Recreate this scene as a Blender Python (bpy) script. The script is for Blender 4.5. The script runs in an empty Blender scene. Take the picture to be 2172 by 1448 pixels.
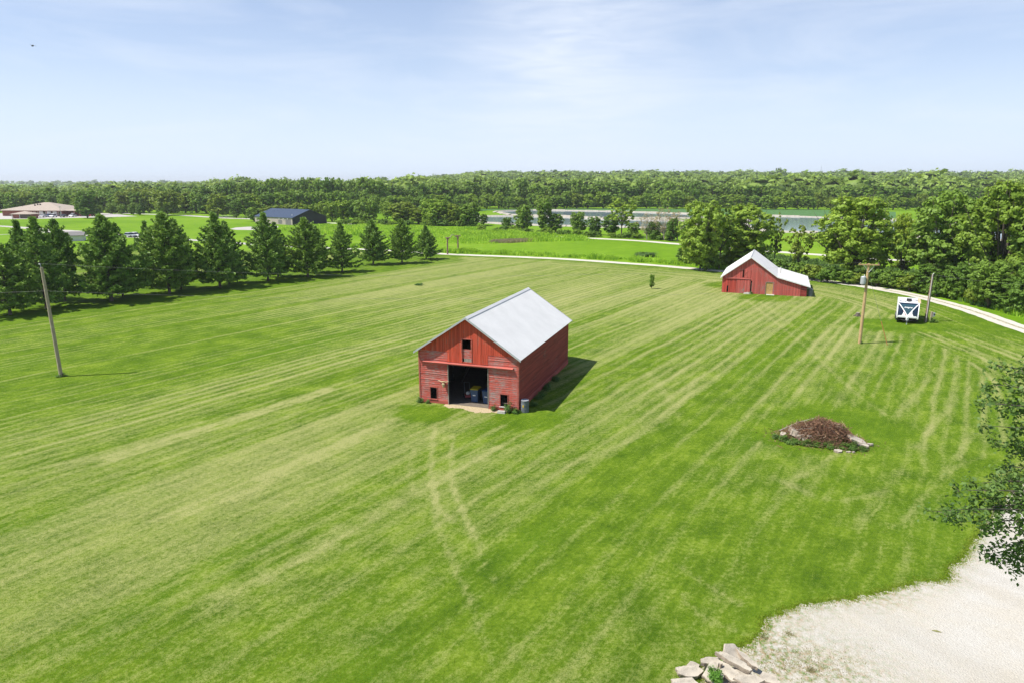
import bpy, math, random
import numpy as np
from mathutils import Vector, Matrix

R = math.radians
# ------------------------------------------------------------------ camera, sky, sun, exposure
H = 16.0
F_PX = 1448.0
PITCH = R(13.06)
SP, CP = math.sin(PITCH), math.cos(PITCH)
scene = bpy.context.scene
cam_data = bpy.data.cameras.new('camera')
cam_data.lens = 24; cam_data.sensor_width = 36; cam_data.clip_start = 0.1; cam_data.clip_end = 20000
cam = bpy.data.objects.new('camera', cam_data)
scene.collection.objects.link(cam)
cam.location = (0, 0, H); cam.rotation_euler = (R(90) - PITCH, 0, 0)
scene.camera = cam

SUN_EL = R(57); SUN_AZ = R(12)   # shadows fall toward +x, turned 12 degrees away from the camera
world = bpy.data.worlds.new('World'); scene.world = world; world.use_nodes = True
wt = world.node_tree; wt.nodes.clear()
def wn(t, **k):
    n = wt.nodes.new(t)
    for a, b in k.items(): setattr(n, a, b)
    return n
sky = wn('ShaderNodeTexSky', sky_type='NISHITA'); sky.sun_disc = False
sky.sun_elevation = SUN_EL; sky.sun_rotation = R(-90) - SUN_AZ
sky.air_density = 1.0; sky.dust_density = 0.15; sky.ozone_density = 3.0; sky.altitude = 250
tc = wn('ShaderNodeTexCoord')
bg = wn('ShaderNodeBackground'); bg.inputs[1].default_value = 0.076
out = wn('ShaderNodeOutputWorld')
# thin cirrus: stretched noise on the sky direction
mp = wn('ShaderNodeMapping'); mp.inputs['Scale'].default_value = (1.6, 1.6, 9.0); mp.inputs['Rotation'].default_value = (0.15, 0.25, 0.4)
wt.links.new(tc.outputs['Generated'], mp.inputs['Vector'])
nz = wn('ShaderNodeTexNoise'); nz.inputs['Scale'].default_value = 1.6; nz.inputs['Detail'].default_value = 9; nz.inputs['Roughness'].default_value = 0.58; nz.inputs['Distortion'].default_value = 0.5
wt.links.new(mp.outputs[0], nz.inputs['Vector'])
cr = wn('ShaderNodeValToRGB'); cr.color_ramp.elements[0].position = 0.46; cr.color_ramp.elements[1].position = 0.74
cr.color_ramp.elements[0].color = (0.04, 0.04, 0.04, 1); cr.color_ramp.elements[1].color = (0.50, 0.50, 0.50, 1)
wt.links.new(nz.outputs['Fac'], cr.inputs[0])
# one brighter wispy patch of cloud right of centre
def dir_px(px, py):
    x = (px - 1086) / F_PX; y = (724 - py) / F_PX
    return Vector((x, CP + y * SP, -SP + y * CP)).normalized()
vm = wn('ShaderNodeVectorMath', operation='DISTANCE'); vm.inputs[1].default_value = dir_px(1205, 105)
nrm = wn('ShaderNodeVectorMath', operation='NORMALIZE'); wt.links.new(tc.outputs['Generated'], nrm.inputs[0])
wt.links.new(nrm.outputs[0], vm.inputs[0])
mr = wn('ShaderNodeMapRange'); mr.inputs['From Min'].default_value = 0.19; mr.inputs['From Max'].default_value = 0.0
wt.links.new(vm.outputs['Value'], mr.inputs['Value'])
nz2 = wn('ShaderNodeTexNoise'); nz2.inputs['Scale'].default_value = 7; nz2.inputs['Detail'].default_value = 8; nz2.inputs['Distortion'].default_value = 0.8
wt.links.new(mp.outputs[0], nz2.inputs['Vector'])
m1 = wn('ShaderNodeMath', operation='MULTIPLY'); wt.links.new(mr.outputs[0], m1.inputs[0]); wt.links.new(nz2.outputs['Fac'], m1.inputs[1])
m2 = wn('ShaderNodeMath', operation='MULTIPLY'); wt.links.new(m1.outputs[0], m2.inputs[0]); m2.inputs[1].default_value = 1.15
m3 = wn('ShaderNodeMath', operation='ADD'); wt.links.new(m2.outputs[0], m3.inputs[0]); wt.links.new(cr.outputs[0], m3.inputs[1])
m3.use_clamp = True
# pale summer haze: thick near the horizon, gone overhead
sepz = wn('ShaderNodeSeparateXYZ'); wt.links.new(nrm.outputs[0], sepz.inputs[0])
crz = wn('ShaderNodeValToRGB'); wt.links.new(sepz.outputs[2], crz.inputs[0])
ez = crz.color_ramp.elements; ez[0].position = 0.0; ez[0].color = (.97,) * 3 + (1,); ez[1].position = 0.70; ez[1].color = (0, 0, 0, 1)
for p_, v_ in ((0.04, .92), (0.09, .76), (0.15, .52), (0.24, .34), (0.38, .10)):
    k_ = ez.new(p_); k_.color = (v_, v_, v_, 1)
mixc = wn('ShaderNodeMix', data_type='RGBA'); wt.links.new(m3.outputs[0], mixc.inputs['Factor'])
tint = wn('ShaderNodeMix', data_type='RGBA', blend_type='MULTIPLY'); tint.inputs['Factor'].default_value = 1; tint.inputs['B'].default_value = (1.0, 1.08, 1.28, 1); wt.links.new(sky.outputs[0], tint.inputs['A'])
veil = wn('ShaderNodeMix', data_type='RGBA'); wt.links.new(crz.outputs[0], veil.inputs['Factor']); wt.links.new(tint.outputs['Result'], veil.inputs['A']); veil.inputs['B'].default_value = (7.6, 8.75, 10.4, 1)
wt.links.new(veil.outputs['Result'], mixc.inputs['A']); mixc.inputs['B'].default_value = (8.5, 9.2, 10.4, 1)
wt.links.new(mixc.outputs['Result'], bg.inputs[0]); wt.links.new(bg.outputs[0], out.inputs[0])

sun_data = bpy.data.lights.new('sun', 'SUN'); sun_data.energy = 5.0; sun_data.angle = R(0.53); sun_data.color = (1.0, 0.955, 0.88)
sun = bpy.data.objects.new('sun', sun_data); scene.collection.objects.link(sun)
sun.rotation_euler = Vector((math.cos(SUN_EL) * math.cos(SUN_AZ), math.cos(SUN_EL) * math.sin(SUN_AZ), -math.sin(SUN_EL))).to_track_quat('-Z', 'Y').to_euler()
scene.view_settings.view_transform = 'Standard'; scene.view_settings.look = 'None'
scene.view_settings.exposure = 0.48; scene.view_settings.gamma = 1
scene.cycles.max_bounces = 6; scene.cycles.transparent_max_bounces = 8; scene.cycles.volume_bounces = 0
scene.cycles.diffuse_bounces = 3; scene.cycles.transmission_bounces = 3

# ------------------------------------------------------------------ helpers
COL = scene.collection
rnd = random.Random(7)

def at(px, py, z=0.0):
    x = (px - 1086) / F_PX; y = (724 - py) / F_PX
    dz = -SP + y * CP; t = (z - H) / dz
    return Vector((x * t, (CP + y * SP) * t, z))
def height_at(P, py):
    """height above z=0 of the point over ground point P that is seen on image row py"""
    y = (724 - py) / F_PX
    a = (P.y * SP - y * P.y * CP) / (CP + y * SP)
    return H - a
def metres(P, npx):
    return npx / F_PX * (P.y * CP + (H - P.z) * SP)

def tag(o, label=None, cat=None, group=None, kind=None):
    if label: o['label'] = label
    if cat: o['category'] = cat
    if group: o['group'] = group
    if kind: o['kind'] = kind
    return o
def empty(name, loc=(0, 0, 0), rz=0.0, label=None, cat=None, group=None):
    o = bpy.data.objects.new(name, None); o.empty_display_size = 0.3
    COL.objects.link(o); o.location = loc; o.rotation_euler = (0, 0, rz)
    return tag(o, label, cat, group)
def link_mesh(name, me, parent=None):
    o = bpy.data.objects.new(name, me); COL.objects.link(o)
    if parent: o.parent = parent
    return o

class MB:
    def __init__(s): s.v = []; s.f = []; s.m = []
    def add(s, vs, fs, m=0):
        b = len(s.v); s.v += [tuple(v) for v in vs]
        for f in fs: s.f.append([b + i for i in f]); s.m.append(m)
    def box(s, x0, y0, z0, x1, y1, z1, m=0):
        v = [(x0, y0, z0), (x1, y0, z0), (x1, y1, z0), (x0, y1, z0), (x0, y0, z1), (x1, y0, z1), (x1, y1, z1), (x0, y1, z1)]
        s.add(v, [(0, 3, 2, 1), (4, 5, 6, 7), (0, 1, 5, 4), (1, 2, 6, 5), (2, 3, 7, 6), (3, 0, 4, 7)], m)
    def hexa(s, b, t, m=0):
        s.add(list(b) + list(t), [(0, 3, 2, 1), (4, 5, 6, 7), (0, 1, 5, 4), (1, 2, 6, 5), (2, 3, 7, 6), (3, 0, 4, 7)], m)
    def tube(s, pts, rad, n=8, m=0, cap=True):
        pts = [Vector(p) for p in pts]; rings = []
        if not hasattr(rad, '__len__'): rad = [rad] * len(pts)
        base = len(s.v)
        for i, p in enumerate(pts):
            d = (pts[min(i + 1, len(pts) - 1)] - pts[max(i - 1, 0)])
            if d.length < 1e-9: d = Vector((0, 0, 1))
            d.normalize()
            a = d.orthogonal().normalized() if abs(d.z) < 0.99 else Vector((1, 0, 0))
            if abs(d.z) < 0.99: a = d.cross(Vector((0, 0, 1))).normalized()
            b = d.cross(a).normalized()
            for k in range(n):
                t = 2 * math.pi * k / n
                s.v.append(tuple(p + (a * math.cos(t) + b * math.sin(t)) * rad[i]))
        for i in range(len(pts) - 1):
            for k in range(n):
                a0 = base + i * n + k; a1 = base + i * n + (k + 1) % n
                s.f.append([a0, a1, a1 + n, a0 + n]); s.m.append(m)
        if cap:
            s.f.append([base + k for k in range(n)][::-1]); s.m.append(m)
            s.f.append([base + (len(pts) - 1) * n + k for k in range(n)]); s.m.append(m)
    def prism(s, poly, y0, y1, m=0):
        """polygon in x,z extruded along y"""
        n = len(poly)
        v = [(p[0], y0, p[1]) for p in poly] + [(p[0], y1, p[1]) for p in poly]
        s.add(v, [list(range(n)), list(range(2 * n - 1, n - 1, -1))] + [(i, i + n, (i + 1) % n + n, (i + 1) % n) for i in range(n)], m)
    def build(s, name, mats, parent=None, smooth=False):
        me = bpy.data.meshes.new(name); me.from_pydata(s.v, [], s.f)
        if not isinstance(mats, (list, tuple)): mats = [mats]
        for x in mats: me.materials.append(x)
        me.polygons.foreach_set('material_index', s.m)
        if smooth: me.polygons.foreach_set('use_smooth', [True] * len(s.f))
        me.update()
        return link_mesh(name, me, parent)

def np_mesh(name, V, F, mats, lv=None, vattr=None, matidx=None, smooth=False):
    me = bpy.data.meshes.new(name)
    V = np.asarray(V, np.float32); F = np.asarray(F, np.int32)
    k = F.shape[1]
    me.vertices.add(len(V)); me.vertices.foreach_set('co', V.ravel())
    me.loops.add(F.size); me.loops.foreach_set('vertex_index', F.ravel())
    me.polygons.add(len(F)); me.polygons.foreach_set('loop_start', np.arange(0, F.size, k, dtype=np.int32))
    try: me.polygons.foreach_set('loop_total', np.full(len(F), k, np.int32))
    except Exception: pass
    if not isinstance(mats, (list, tuple)): mats = [mats]
    for x in mats: me.materials.append(x)
    if matidx is not None: me.polygons.foreach_set('material_index', np.asarray(matidx, np.int32))
    if smooth: me.polygons.foreach_set('use_smooth', np.ones(len(F), bool))
    if lv is not None:
        a = me.attributes.new('lv', 'FLOAT', 'FACE'); a.data.foreach_set('value', np.asarray(lv, np.float32))
    if vattr:
        for n_, arr in vattr.items():
            a = me.attributes.new(n_, 'FLOAT', 'POINT'); a.data.foreach_set('value', np.asarray(arr, np.float32))
    me.update(calc_edges=True)
    return me

def unit(a): return a / (np.linalg.norm(a, axis=1, keepdims=True) + 1e-9)
def quads(rng, P, N, size, aspect=0.6, bend=0.0):
    """one diamond shaped leaf per point, facing N"""
    n = len(P); N = unit(N)
    T = unit(np.cross(N, rng.normal(size=(n, 3)))); B = np.cross(N, T)
    s = (np.asarray(size) * np.ones(n))[:, None] * 0.5
    V = np.empty((n, 4, 3))
    V[:, 0] = P - T * s; V[:, 1] = P - B * s * aspect + N * s * bend; V[:, 2] = P + T * s; V[:, 3] = P + B * s * aspect + N * s * bend
    return V.reshape(-1, 3), np.arange(n * 4).reshape(n, 4)

# value noise for vertex attributes
_perm = np.random.RandomState(3).rand(256, 256)
def vnoise(x, y):
    xi = np.floor(x).astype(int); yi = np.floor(y).astype(int); fx = x - xi; fy = y - yi
    fx = fx * fx * (3 - 2 * fx); fy = fy * fy * (3 - 2 * fy)
    g = lambda a, b: _perm[a % 256, b % 256]
    return (g(xi, yi) * (1 - fx) + g(xi + 1, yi) * fx) * (1 - fy) + (g(xi, yi + 1) * (1 - fx) + g(xi + 1, yi + 1) * fx) * fy
def fbm(x, y, o=4):
    s = 0; a = 0.5; t = 0
    for i in range(o):
        s = s + a * vnoise(x * 2 ** i + 17 * i, y * 2 ** i + 5 * i); t += a; a *= 0.55
    return s / t
def sstep(a, b, x):
    t = np.clip((x - a) / (b - a), 0, 1); return t * t * (3 - 2 * t)

# ------------------------------------------------------------------ materials
class NT:
    def __init__(s, name):
        s.mat = bpy.data.materials.new(name); s.mat.use_nodes = True; s.t = s.mat.node_tree; s.t.nodes.clear()
        s.out = s.n('ShaderNodeOutputMaterial')
    def n(s, t, **k):
        x = s.t.nodes.new(t)
        for a, b in k.items(): setattr(x, a, b)
        return x
    def l(s, a, b): s.t.links.new(a, b)
    def coord(s, scale=(1, 1, 1), kind='Object'):
        c = s.n('ShaderNodeTexCoord'); m = s.n('ShaderNodeMapping'); m.inputs['Scale'].default_value = scale
        s.l(c.outputs[kind], m.inputs['Vector']); return m.outputs[0]
    def pos(s, scale=(1, 1, 1), rz=0.0):
        g = s.n('ShaderNodeNewGeometry'); m = s.n('ShaderNodeMapping'); m.inputs['Scale'].default_value = scale; m.inputs['Rotation'].default_value = (0, 0, rz)
        s.l(g.outputs['Position'], m.inputs['Vector']); return m.outputs[0]
    def dirpos(s, across, along, ang=33.5):
        g = s.n('ShaderNodeNewGeometry'); m = s.n('ShaderNodeMapping'); m.inputs['Rotation'].default_value = (0, 0, R(ang)); s.l(g.outputs['Position'], m.inputs['Vector'])
        m2 = s.n('ShaderNodeMapping'); m2.inputs['Scale'].default_value = (across, along, 1); s.l(m.outputs[0], m2.inputs['Vector']); return m2.outputs[0]
    def noise(s, v, scale, detail=4, rough=0.55, dist=0):
        x = s.n('ShaderNodeTexNoise'); x.inputs['Scale'].default_value = scale; x.inputs['Detail'].default_value = detail
        x.inputs['Roughness'].default_value = rough; x.inputs['Distortion'].default_value = dist; s.l(v, x.inputs['Vector']); return x.outputs['Fac']
    def ramp(s, f, stops):
        x = s.n('ShaderNodeValToRGB'); e = x.color_ramp.elements
        while len(e) > 1: e.remove(e[-1])
        e[0].position = stops[0][0]; e[0].color = tuple(stops[0][1]) + (1,)
        for p, c in stops[1:]:
            k = e.new(p); k.color = tuple(c) + (1,)
        s.l(f, x.inputs[0]); return x.outputs[0]
    def rng(s, f, a, b, c=0.0, d=1.0):
        x = s.n('ShaderNodeMapRange'); s.l(f, x.inputs['Value'])
        for i, v in zip(('From Min', 'From Max', 'To Min', 'To Max'), (a, b, c, d)): x.inputs[i].default_value = v
        return x.outputs[0]
    def mix(s, f, a, b, mode='MIX'):
        x = s.n('ShaderNodeMix', data_type='RGBA', blend_type=mode)
        for sock, v in ((x.inputs['Factor'], f), (x.inputs['A'], a), (x.inputs['B'], b)):
            if isinstance(v, (int, float)): sock.default_value = v
            elif isinstance(v, (tuple, list)): sock.default_value = tuple(v) + (1,) * (4 - len(v))
            else: s.l(v, sock)
        return x.outputs['Result']
    def math(s, op, a, b=0.0, clamp=False):
        x = s.n('ShaderNodeMath', operation=op, use_clamp=clamp)
        for i, v in enumerate((a, b)):
            if isinstance(v, (int, float)): x.inputs[i].default_value = v
            else: s.l(v, x.inputs[i])
        return x.outputs[0]
    def attr(s, name):
        x = s.n('ShaderNodeAttribute'); x.attribute_name = name; return x.outputs['Fac']
    def bump(s, h, strength=0.4, dist=0.05):
        x = s.n('ShaderNodeBump'); x.inputs['Strength'].default_value = strength; x.inputs['Distance'].default_value = dist; s.l(h, x.inputs['Height']); return x.outputs[0]
    def pbr(s, col, rough=0.8, bump=None, metal=0.0, spec=0.5):
        p = s.n('ShaderNodeBsdfPrincipled')
        if isinstance(col, (tuple, list)): p.inputs['Base Color'].default_value = tuple(col) + (1,) * (4 - len(col))
        else: s.l(col, p.inputs['Base Color'])
        if isinstance(rough, (int, float)): p.inputs['Roughness'].default_value = rough
        else: s.l(rough, p.inputs['Roughness'])
        p.inputs['Metallic'].default_value = metal; p.inputs['Specular IOR Level'].default_value = spec
        if bump: s.l(bump, p.inputs['Normal'])
        s.l(p.outputs[0], s.out.inputs[0]); return p

def simple(name, col, rough=0.7, var=0.15, scale=3.0, metal=0.0, spec=0.4, bump=0.0):
    t = NT(name); v = t.coord(); n = t.noise(v, scale, 5, 0.6)
    lo = tuple(c * (1 - var) for c in col); hi = tuple(min(1, c * (1 + var)) for c in col)
    c = t.ramp(n, [(0.3, lo), (0.7, hi)])
    t.pbr(c, rough, t.bump(n, bump, 0.03) if bump else None, metal, spec); return t.mat

def leaf_mat(name, dark, light, trans=0.25, scale=0.35, use_obj=True):
    t = NT(name); lv = t.attr('lv')
    nz = t.noise(t.pos(), scale, 3)
    f = t.math('ADD', t.math('MULTIPLY', lv, 0.55), t.math('MULTIPLY', nz, 0.5))
    c = t.ramp(f, [(0.18, dark), (0.85, light)])
    if use_obj:
        oi = t.n('ShaderNodeObjectInfo')
        c = t.mix(1.0, c, oi.outputs['Color'], 'MULTIPLY')
    d = t.n('ShaderNodeBsdfPrincipled'); t.l(c, d.inputs['Base Color']); d.inputs['Roughness'].default_value = 0.55; d.inputs['Specular IOR Level'].default_value = 0.25
    tr = t.n('ShaderNodeBsdfTranslucent'); hs = t.n('ShaderNodeHueSaturation'); hs.inputs['Hue'].default_value = 0.485; hs.inputs['Value'].default_value = 1.5; t.l(c, hs.inputs['Color']); t.l(hs.outputs[0], tr.inputs['Color'])
    mx = t.n('ShaderNodeMixShader'); mx.inputs[0].default_value = trans
    t.l(d.outputs[0], mx.inputs[1]); t.l(tr.outputs[0], mx.inputs[2]); t.l(mx.outputs[0], t.out.inputs[0])
    return t.mat

M = {}
M['leaf'] = leaf_mat('broad_leaf', (0.085, 0.165, 0.016), (0.27, 0.41, 0.06), trans=0.32)
M['farleaf'] = leaf_mat('far_leaf', (0.085, 0.155, 0.026), (0.30, 0.42, 0.07), trans=0.25, scale=0.035, use_obj=False)
M['pine'] = leaf_mat('pine_needle', (0.075, 0.165, 0.028), (0.30, 0.46, 0.09), trans=0.15, scale=0.8)
M['weed'] = leaf_mat('weed_leaf', (0.07, 0.14, 0.03), (0.17, 0.27, 0.06), trans=0.25, scale=0.6)
M['tallgrass'] = leaf_mat('tall_grass', (0.13, 0.30, 0.012), (0.46, 0.66, 0.07), trans=0.5, scale=0.12)
M['blade'] = leaf_mat('grass_blade', (0.13, 0.22, 0.010), (0.36, 0.44, 0.06), trans=0.5, scale=0.7)
M['reed'] = leaf_mat('dry_stem', (0.22, 0.21, 0.09), (0.42, 0.37, 0.20), trans=0.3, scale=0.6)

def bark_mat(name, a, b):
    t = NT(name); v = t.coord((6, 6, 1.2)); n = t.noise(v, 3, 6, 0.65)
    t.pbr(t.ramp(n, [(0.3, a), (0.7, b)]), 0.9, t.bump(n, 0.6, 0.05)); return t.mat
M['bark'] = bark_mat('bark', (0.06, 0.048, 0.036), (0.17, 0.14, 0.11))
M['palebark'] = bark_mat('pale_bark', (0.20, 0.17, 0.14), (0.40, 0.36, 0.31))

# painted clapboards with peeling, grey wood showing through
def paint_mat(name, red, wear_dir, wear=0.5, bare=(0.42, 0.36, 0.33)):
    t = NT(name)
    sc = {'h': (1.8, 1.8, 26), 'v': (20, 20, 1.0)}[wear_dir]
    v = t.coord(sc); n = t.noise(v, 1.3, 7, 0.68)
    v2 = t.coord(); n2 = t.noise(v2, 0.55, 4, 0.6)
    sc3 = {'h': (0.35, 0.35, 6.6), 'v': (5.5, 5.5, 0.15)}[wear_dir]
    n3 = t.noise(t.coord(sc3), 1.0, 2)
    base = t.ramp(n3, [(0.3, tuple(c * 0.68 for c in red)), (0.7, tuple(c * 1.25 for c in red))])
    f = t.math('ADD', t.math('MULTIPLY', n, 0.8), t.math('MULTIPLY', n2, 0.35))
    m = t.rng(f, 0.70 - wear * 0.12, 0.76 - wear * 0.12, 0, 0.85)
    grey = t.ramp(t.noise(t.coord(sc), 3, 4), [(0.3, tuple(c * 0.55 for c in bare)), (0.7, bare)])
    c = t.mix(m, base, grey)
    t.pbr(c, 0.78, t.bump(n, 0.3, 0.02), spec=0.25); return t.mat
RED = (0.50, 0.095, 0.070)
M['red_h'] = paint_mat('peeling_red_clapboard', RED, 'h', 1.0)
M['red_h_shade'] = paint_mat('shade_darkened_red_clapboard', (0.265, 0.044, 0.034), 'h', 0.35, (0.30, 0.17, 0.14))  # right barn wall's shade is painted into this darker red
M['red_v'] = paint_mat('red_vertical_board', (0.54, 0.080, 0.044), 'v', 0.45, (0.35, 0.2, 0.15))
M['red_v2'] = paint_mat('faded_red_board', (0.50, 0.105, 0.085), 'v', 0.62, (0.36, 0.29, 0.25))
M['red_trim'] = paint_mat('red_trim', (0.42, 0.11, 0.085), 'h', 0.2, (0.5, 0.38, 0.33))
M['wood_in'] = bark_mat('old_wood', (0.05, 0.042, 0.035), (0.14, 0.12, 0.10))
M['grey_wood'] = bark_mat('grey_wood', (0.20, 0.18, 0.15), (0.38, 0.34, 0.29))
M['yellow_wood'] = bark_mat('yellow_wood', (0.36, 0.22, 0.06), (0.62, 0.42, 0.16))
M['pole_grey'] = bark_mat('pole_grey', (0.27, 0.21, 0.14), (0.47, 0.39, 0.28))
M['pole_tan'] = bark_mat('pole_tan', (0.38, 0.24, 0.11), (0.60, 0.42, 0.22))
M['pole_brown'] = bark_mat('pole_brown', (0.16, 0.10, 0.07), (0.30, 0.20, 0.15))

def roof_mat(name, col, rough=0.45, rust=0.0, metal=0.0):
    t = NT(name); n = t.noise(t.coord((0.6, 0.6, 0.6)), 1.2, 5, 0.6)
    s_ = t.noise(t.coord((4, 0.6, 0.6)), 2.0, 6, 0.7)
    c = t.ramp(n, [(0.25, tuple(x * 0.86 for x in col)), (0.75, col)])
    c = t.mix(t.rng(s_, 0.62, 0.78, 0, 0.35 + rust), c, tuple(x * 0.72 for x in col))
    t.pbr(c, rough, None, metal, 0.35); return t.mat
M['roof_white'] = roof_mat('white_metal_roof', (0.66, 0.655, 0.64))
M['roof_edge'] = simple('roof_edge', (0.42, 0.43, 0.44), 0.5, 0.1)
M['roof_blue'] = roof_mat('dark_blue_metal', (0.040, 0.062, 0.105), 0.5)
M['wall_dark'] = roof_mat('dark_steel_wall', (0.035, 0.038, 0.042), 0.6)
M['wall_tan'] = roof_mat('tan_steel_wall', (0.42, 0.36, 0.31), 0.6)
M['door_grey'] = simple('grey_door', (0.17, 0.16, 0.155), 0.6, 0.1)
M['shingle'] = simple('brown_shingle', (0.36, 0.30, 0.245), 0.9, 0.15, 2.0)
M['brick'] = simple('red_brick', (0.27, 0.10, 0.075), 0.9, 0.2, 2.0)
M['white'] = simple('white_paint', (0.76, 0.76, 0.75), 0.4, 0.05)
M['offwhite'] = simple('off_white', (0.62, 0.60, 0.56), 0.6, 0.08)
M['glass'] = simple('dark_glass', (0.02, 0.025, 0.03), 0.08, 0.1, spec=0.8)
M['navy'] = simple('navy_gloss', (0.010, 0.022, 0.040), 0.2, 0.15, spec=0.6)
M['teal'] = simple('teal_dark', (0.02, 0.06, 0.08), 0.25, 0.15, spec=0.6)
M['black'] = simple('black_rubber', (0.02, 0.02, 0.02), 0.75, 0.2)
M['redline'] = simple('red_stripe', (0.45, 0.06, 0.06), 0.4, 0.1)
M['grey_metal'] = simple('grey_metal', (0.42, 0.44, 0.46), 0.45, 0.12, metal=0.2)
M['drum'] = simple('grey_drum', (0.13, 0.145, 0.16), 0.5, 0.25, 3.0, bump=0.1)
M['yellow'] = simple('yellow_plastic', (0.60, 0.42, 0.02), 0.5, 0.1)
M['blue_bin'] = simple('blue_bin_plastic', (0.035, 0.075, 0.16), 0.5, 0.12)
M['label_white'] = simple('white_label', (0.7, 0.7, 0.7), 0.6, 0.05)
M['concrete'] = simple('concrete', (0.42, 0.40, 0.36), 0.9, 0.2, 5.0, bump=0.3)
M['tan'] = simple('tan_horn', (0.55, 0.43, 0.26), 0.7, 0.2, 8.0)
M['orange'] = simple('orange_guard', (0.50, 0.19, 0.07), 0.6, 0.15)
M['wire'] = simple('wire', (0.20, 0.20, 0.20), 0.5, 0.1)
M['bird'] = simple('dark_feather', (0.03, 0.035, 0.05), 0.7, 0.2)
M['car_red'] = simple('red_car_paint', (0.40, 0.03, 0.03), 0.3, 0.05)
M['car_blue'] = simple('blue_car_paint', (0.05, 0.09, 0.25), 0.3, 0.05)
M['car_black'] = simple('black_car_paint', (0.02, 0.02, 0.025), 0.3, 0.05)
M['mower_red'] = simple('red_mower', (0.3, 0.04, 0.03), 0.4, 0.1)
M['straw'] = simple('dirt_floor', (0.16, 0.13, 0.10), 0.95, 0.2, 4.0)

def slab_mat(name, col):
    t = NT(name); v = t.coord(); n = t.noise(v, 3.0, 8, 0.65); n2 = t.noise(v, 14, 5, 0.7)
    c = t.ramp(n, [(0.3, tuple(x * 0.55 for x in col)), (0.45, tuple(x * 0.88 for x in col)), (0.62, tuple(min(1, x * 1.12) for x in col))])
    c = t.mix(t.rng(n2, 0.56, 0.66, 0, 0.55), c, (0.20, 0.17, 0.13))
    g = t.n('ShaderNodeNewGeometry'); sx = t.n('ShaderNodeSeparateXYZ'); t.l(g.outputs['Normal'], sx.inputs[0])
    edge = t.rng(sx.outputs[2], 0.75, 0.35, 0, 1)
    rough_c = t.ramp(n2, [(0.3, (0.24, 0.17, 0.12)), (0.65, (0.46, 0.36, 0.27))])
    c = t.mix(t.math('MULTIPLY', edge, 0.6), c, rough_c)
    t.pbr(c, 0.92, t.bump(n2, 0.5, 0.03)); return t.mat
M['slab'] = slab_mat('limestone_slab', (0.45, 0.40, 0.32))

# lawn: stripes, dry clippings and tracks come from attributes on its mesh, fibres from noise
def lawn_mat():
    t = NT('lawn_grass'); dry = t.attr('dry'); lush = t.attr('lush')
    rz_ = R(33.5)
    clump = t.noise(t.pos((1, 1, 1)), 4.5, 10, 0.82)
    fine = t.noise(t.pos((1, 1, 1)), 20.0, 5, 0.75)
    comb = t.noise(t.dirpos(2.4, 0.42), 1.0, 10, 0.74, 0.6)
    cross = t.noise(t.dirpos(0.8, 3.0, 20), 1.0, 8, 0.74, 0.8)
    patch = t.noise(t.pos(), 0.33, 7, 0.68)
    gf = t.math('ADD', t.math('MULTIPLY', patch, 0.40), t.math('ADD', t.math('MULTIPLY', clump, 0.32), t.math('MULTIPLY', comb, 0.28)))
    g = t.ramp(gf, [(0.38, (0.042, 0.092, 0.006)), (0.50, (0.100, 0.172, 0.010)), (0.61, (0.192, 0.270, 0.024))])
    g = t.mix(t.math('MULTIPLY', lush, 0.35), g, (0.066, 0.145, 0.006))
    c5 = lambda n, k: t.math('MULTIPLY', t.math('SUBTRACT', n, 0.5), k)
    f = t.math('ADD', dry, t.math('ADD', c5(comb, 1.25), t.math('ADD', c5(cross, 0.45), t.math('ADD', c5(clump, 1.9), c5(fine, 0.8)))))
    f = t.rng(f, 0.36, 1.15, 0, 0.92)
    d = t.ramp(fine, [(0.3, (0.18, 0.21, 0.055)), (0.7, (0.44, 0.42, 0.18))])
    c = t.mix(f, g, d)
    c = t.mix(t.rng(t.math('ADD', t.math('MULTIPLY', fine, .5), t.math('MULTIPLY', clump, .5)), 0.50, 0.34, 0.0, 0.65), c, (0.030, 0.070, 0.003))
    t.pbr(c, 1.0, t.bump(t.math('ADD', clump, t.math('MULTIPLY', fine, 0.4)), 0.8, 0.07), spec=0.05); return t.mat
M['lawn'] = lawn_mat()
def ground_mat():
    t = NT('meadow_grass'); a = t.noise(t.pos(), 0.02, 6, 0.6); b = t.noise(t.pos(), 0.35, 7, 0.7); c3 = t.noise(t.pos(), 3.0, 5, 0.7)
    f = t.math('ADD', t.math('MULTIPLY', a, 0.5), t.math('ADD', t.math('MULTIPLY', b, 0.3), t.math('MULTIPLY', c3, 0.2)))
    c = t.ramp(f, [(0.36, (0.080, 0.170, 0.006)), (0.5, (0.135, 0.250, 0.010)), (0.64, (0.22, 0.32, 0.03))])
    t.pbr(c, 0.9, t.bump(b, 0.5, 0.25), spec=0.05); return t.mat
M['meadow'] = ground_mat()
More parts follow.
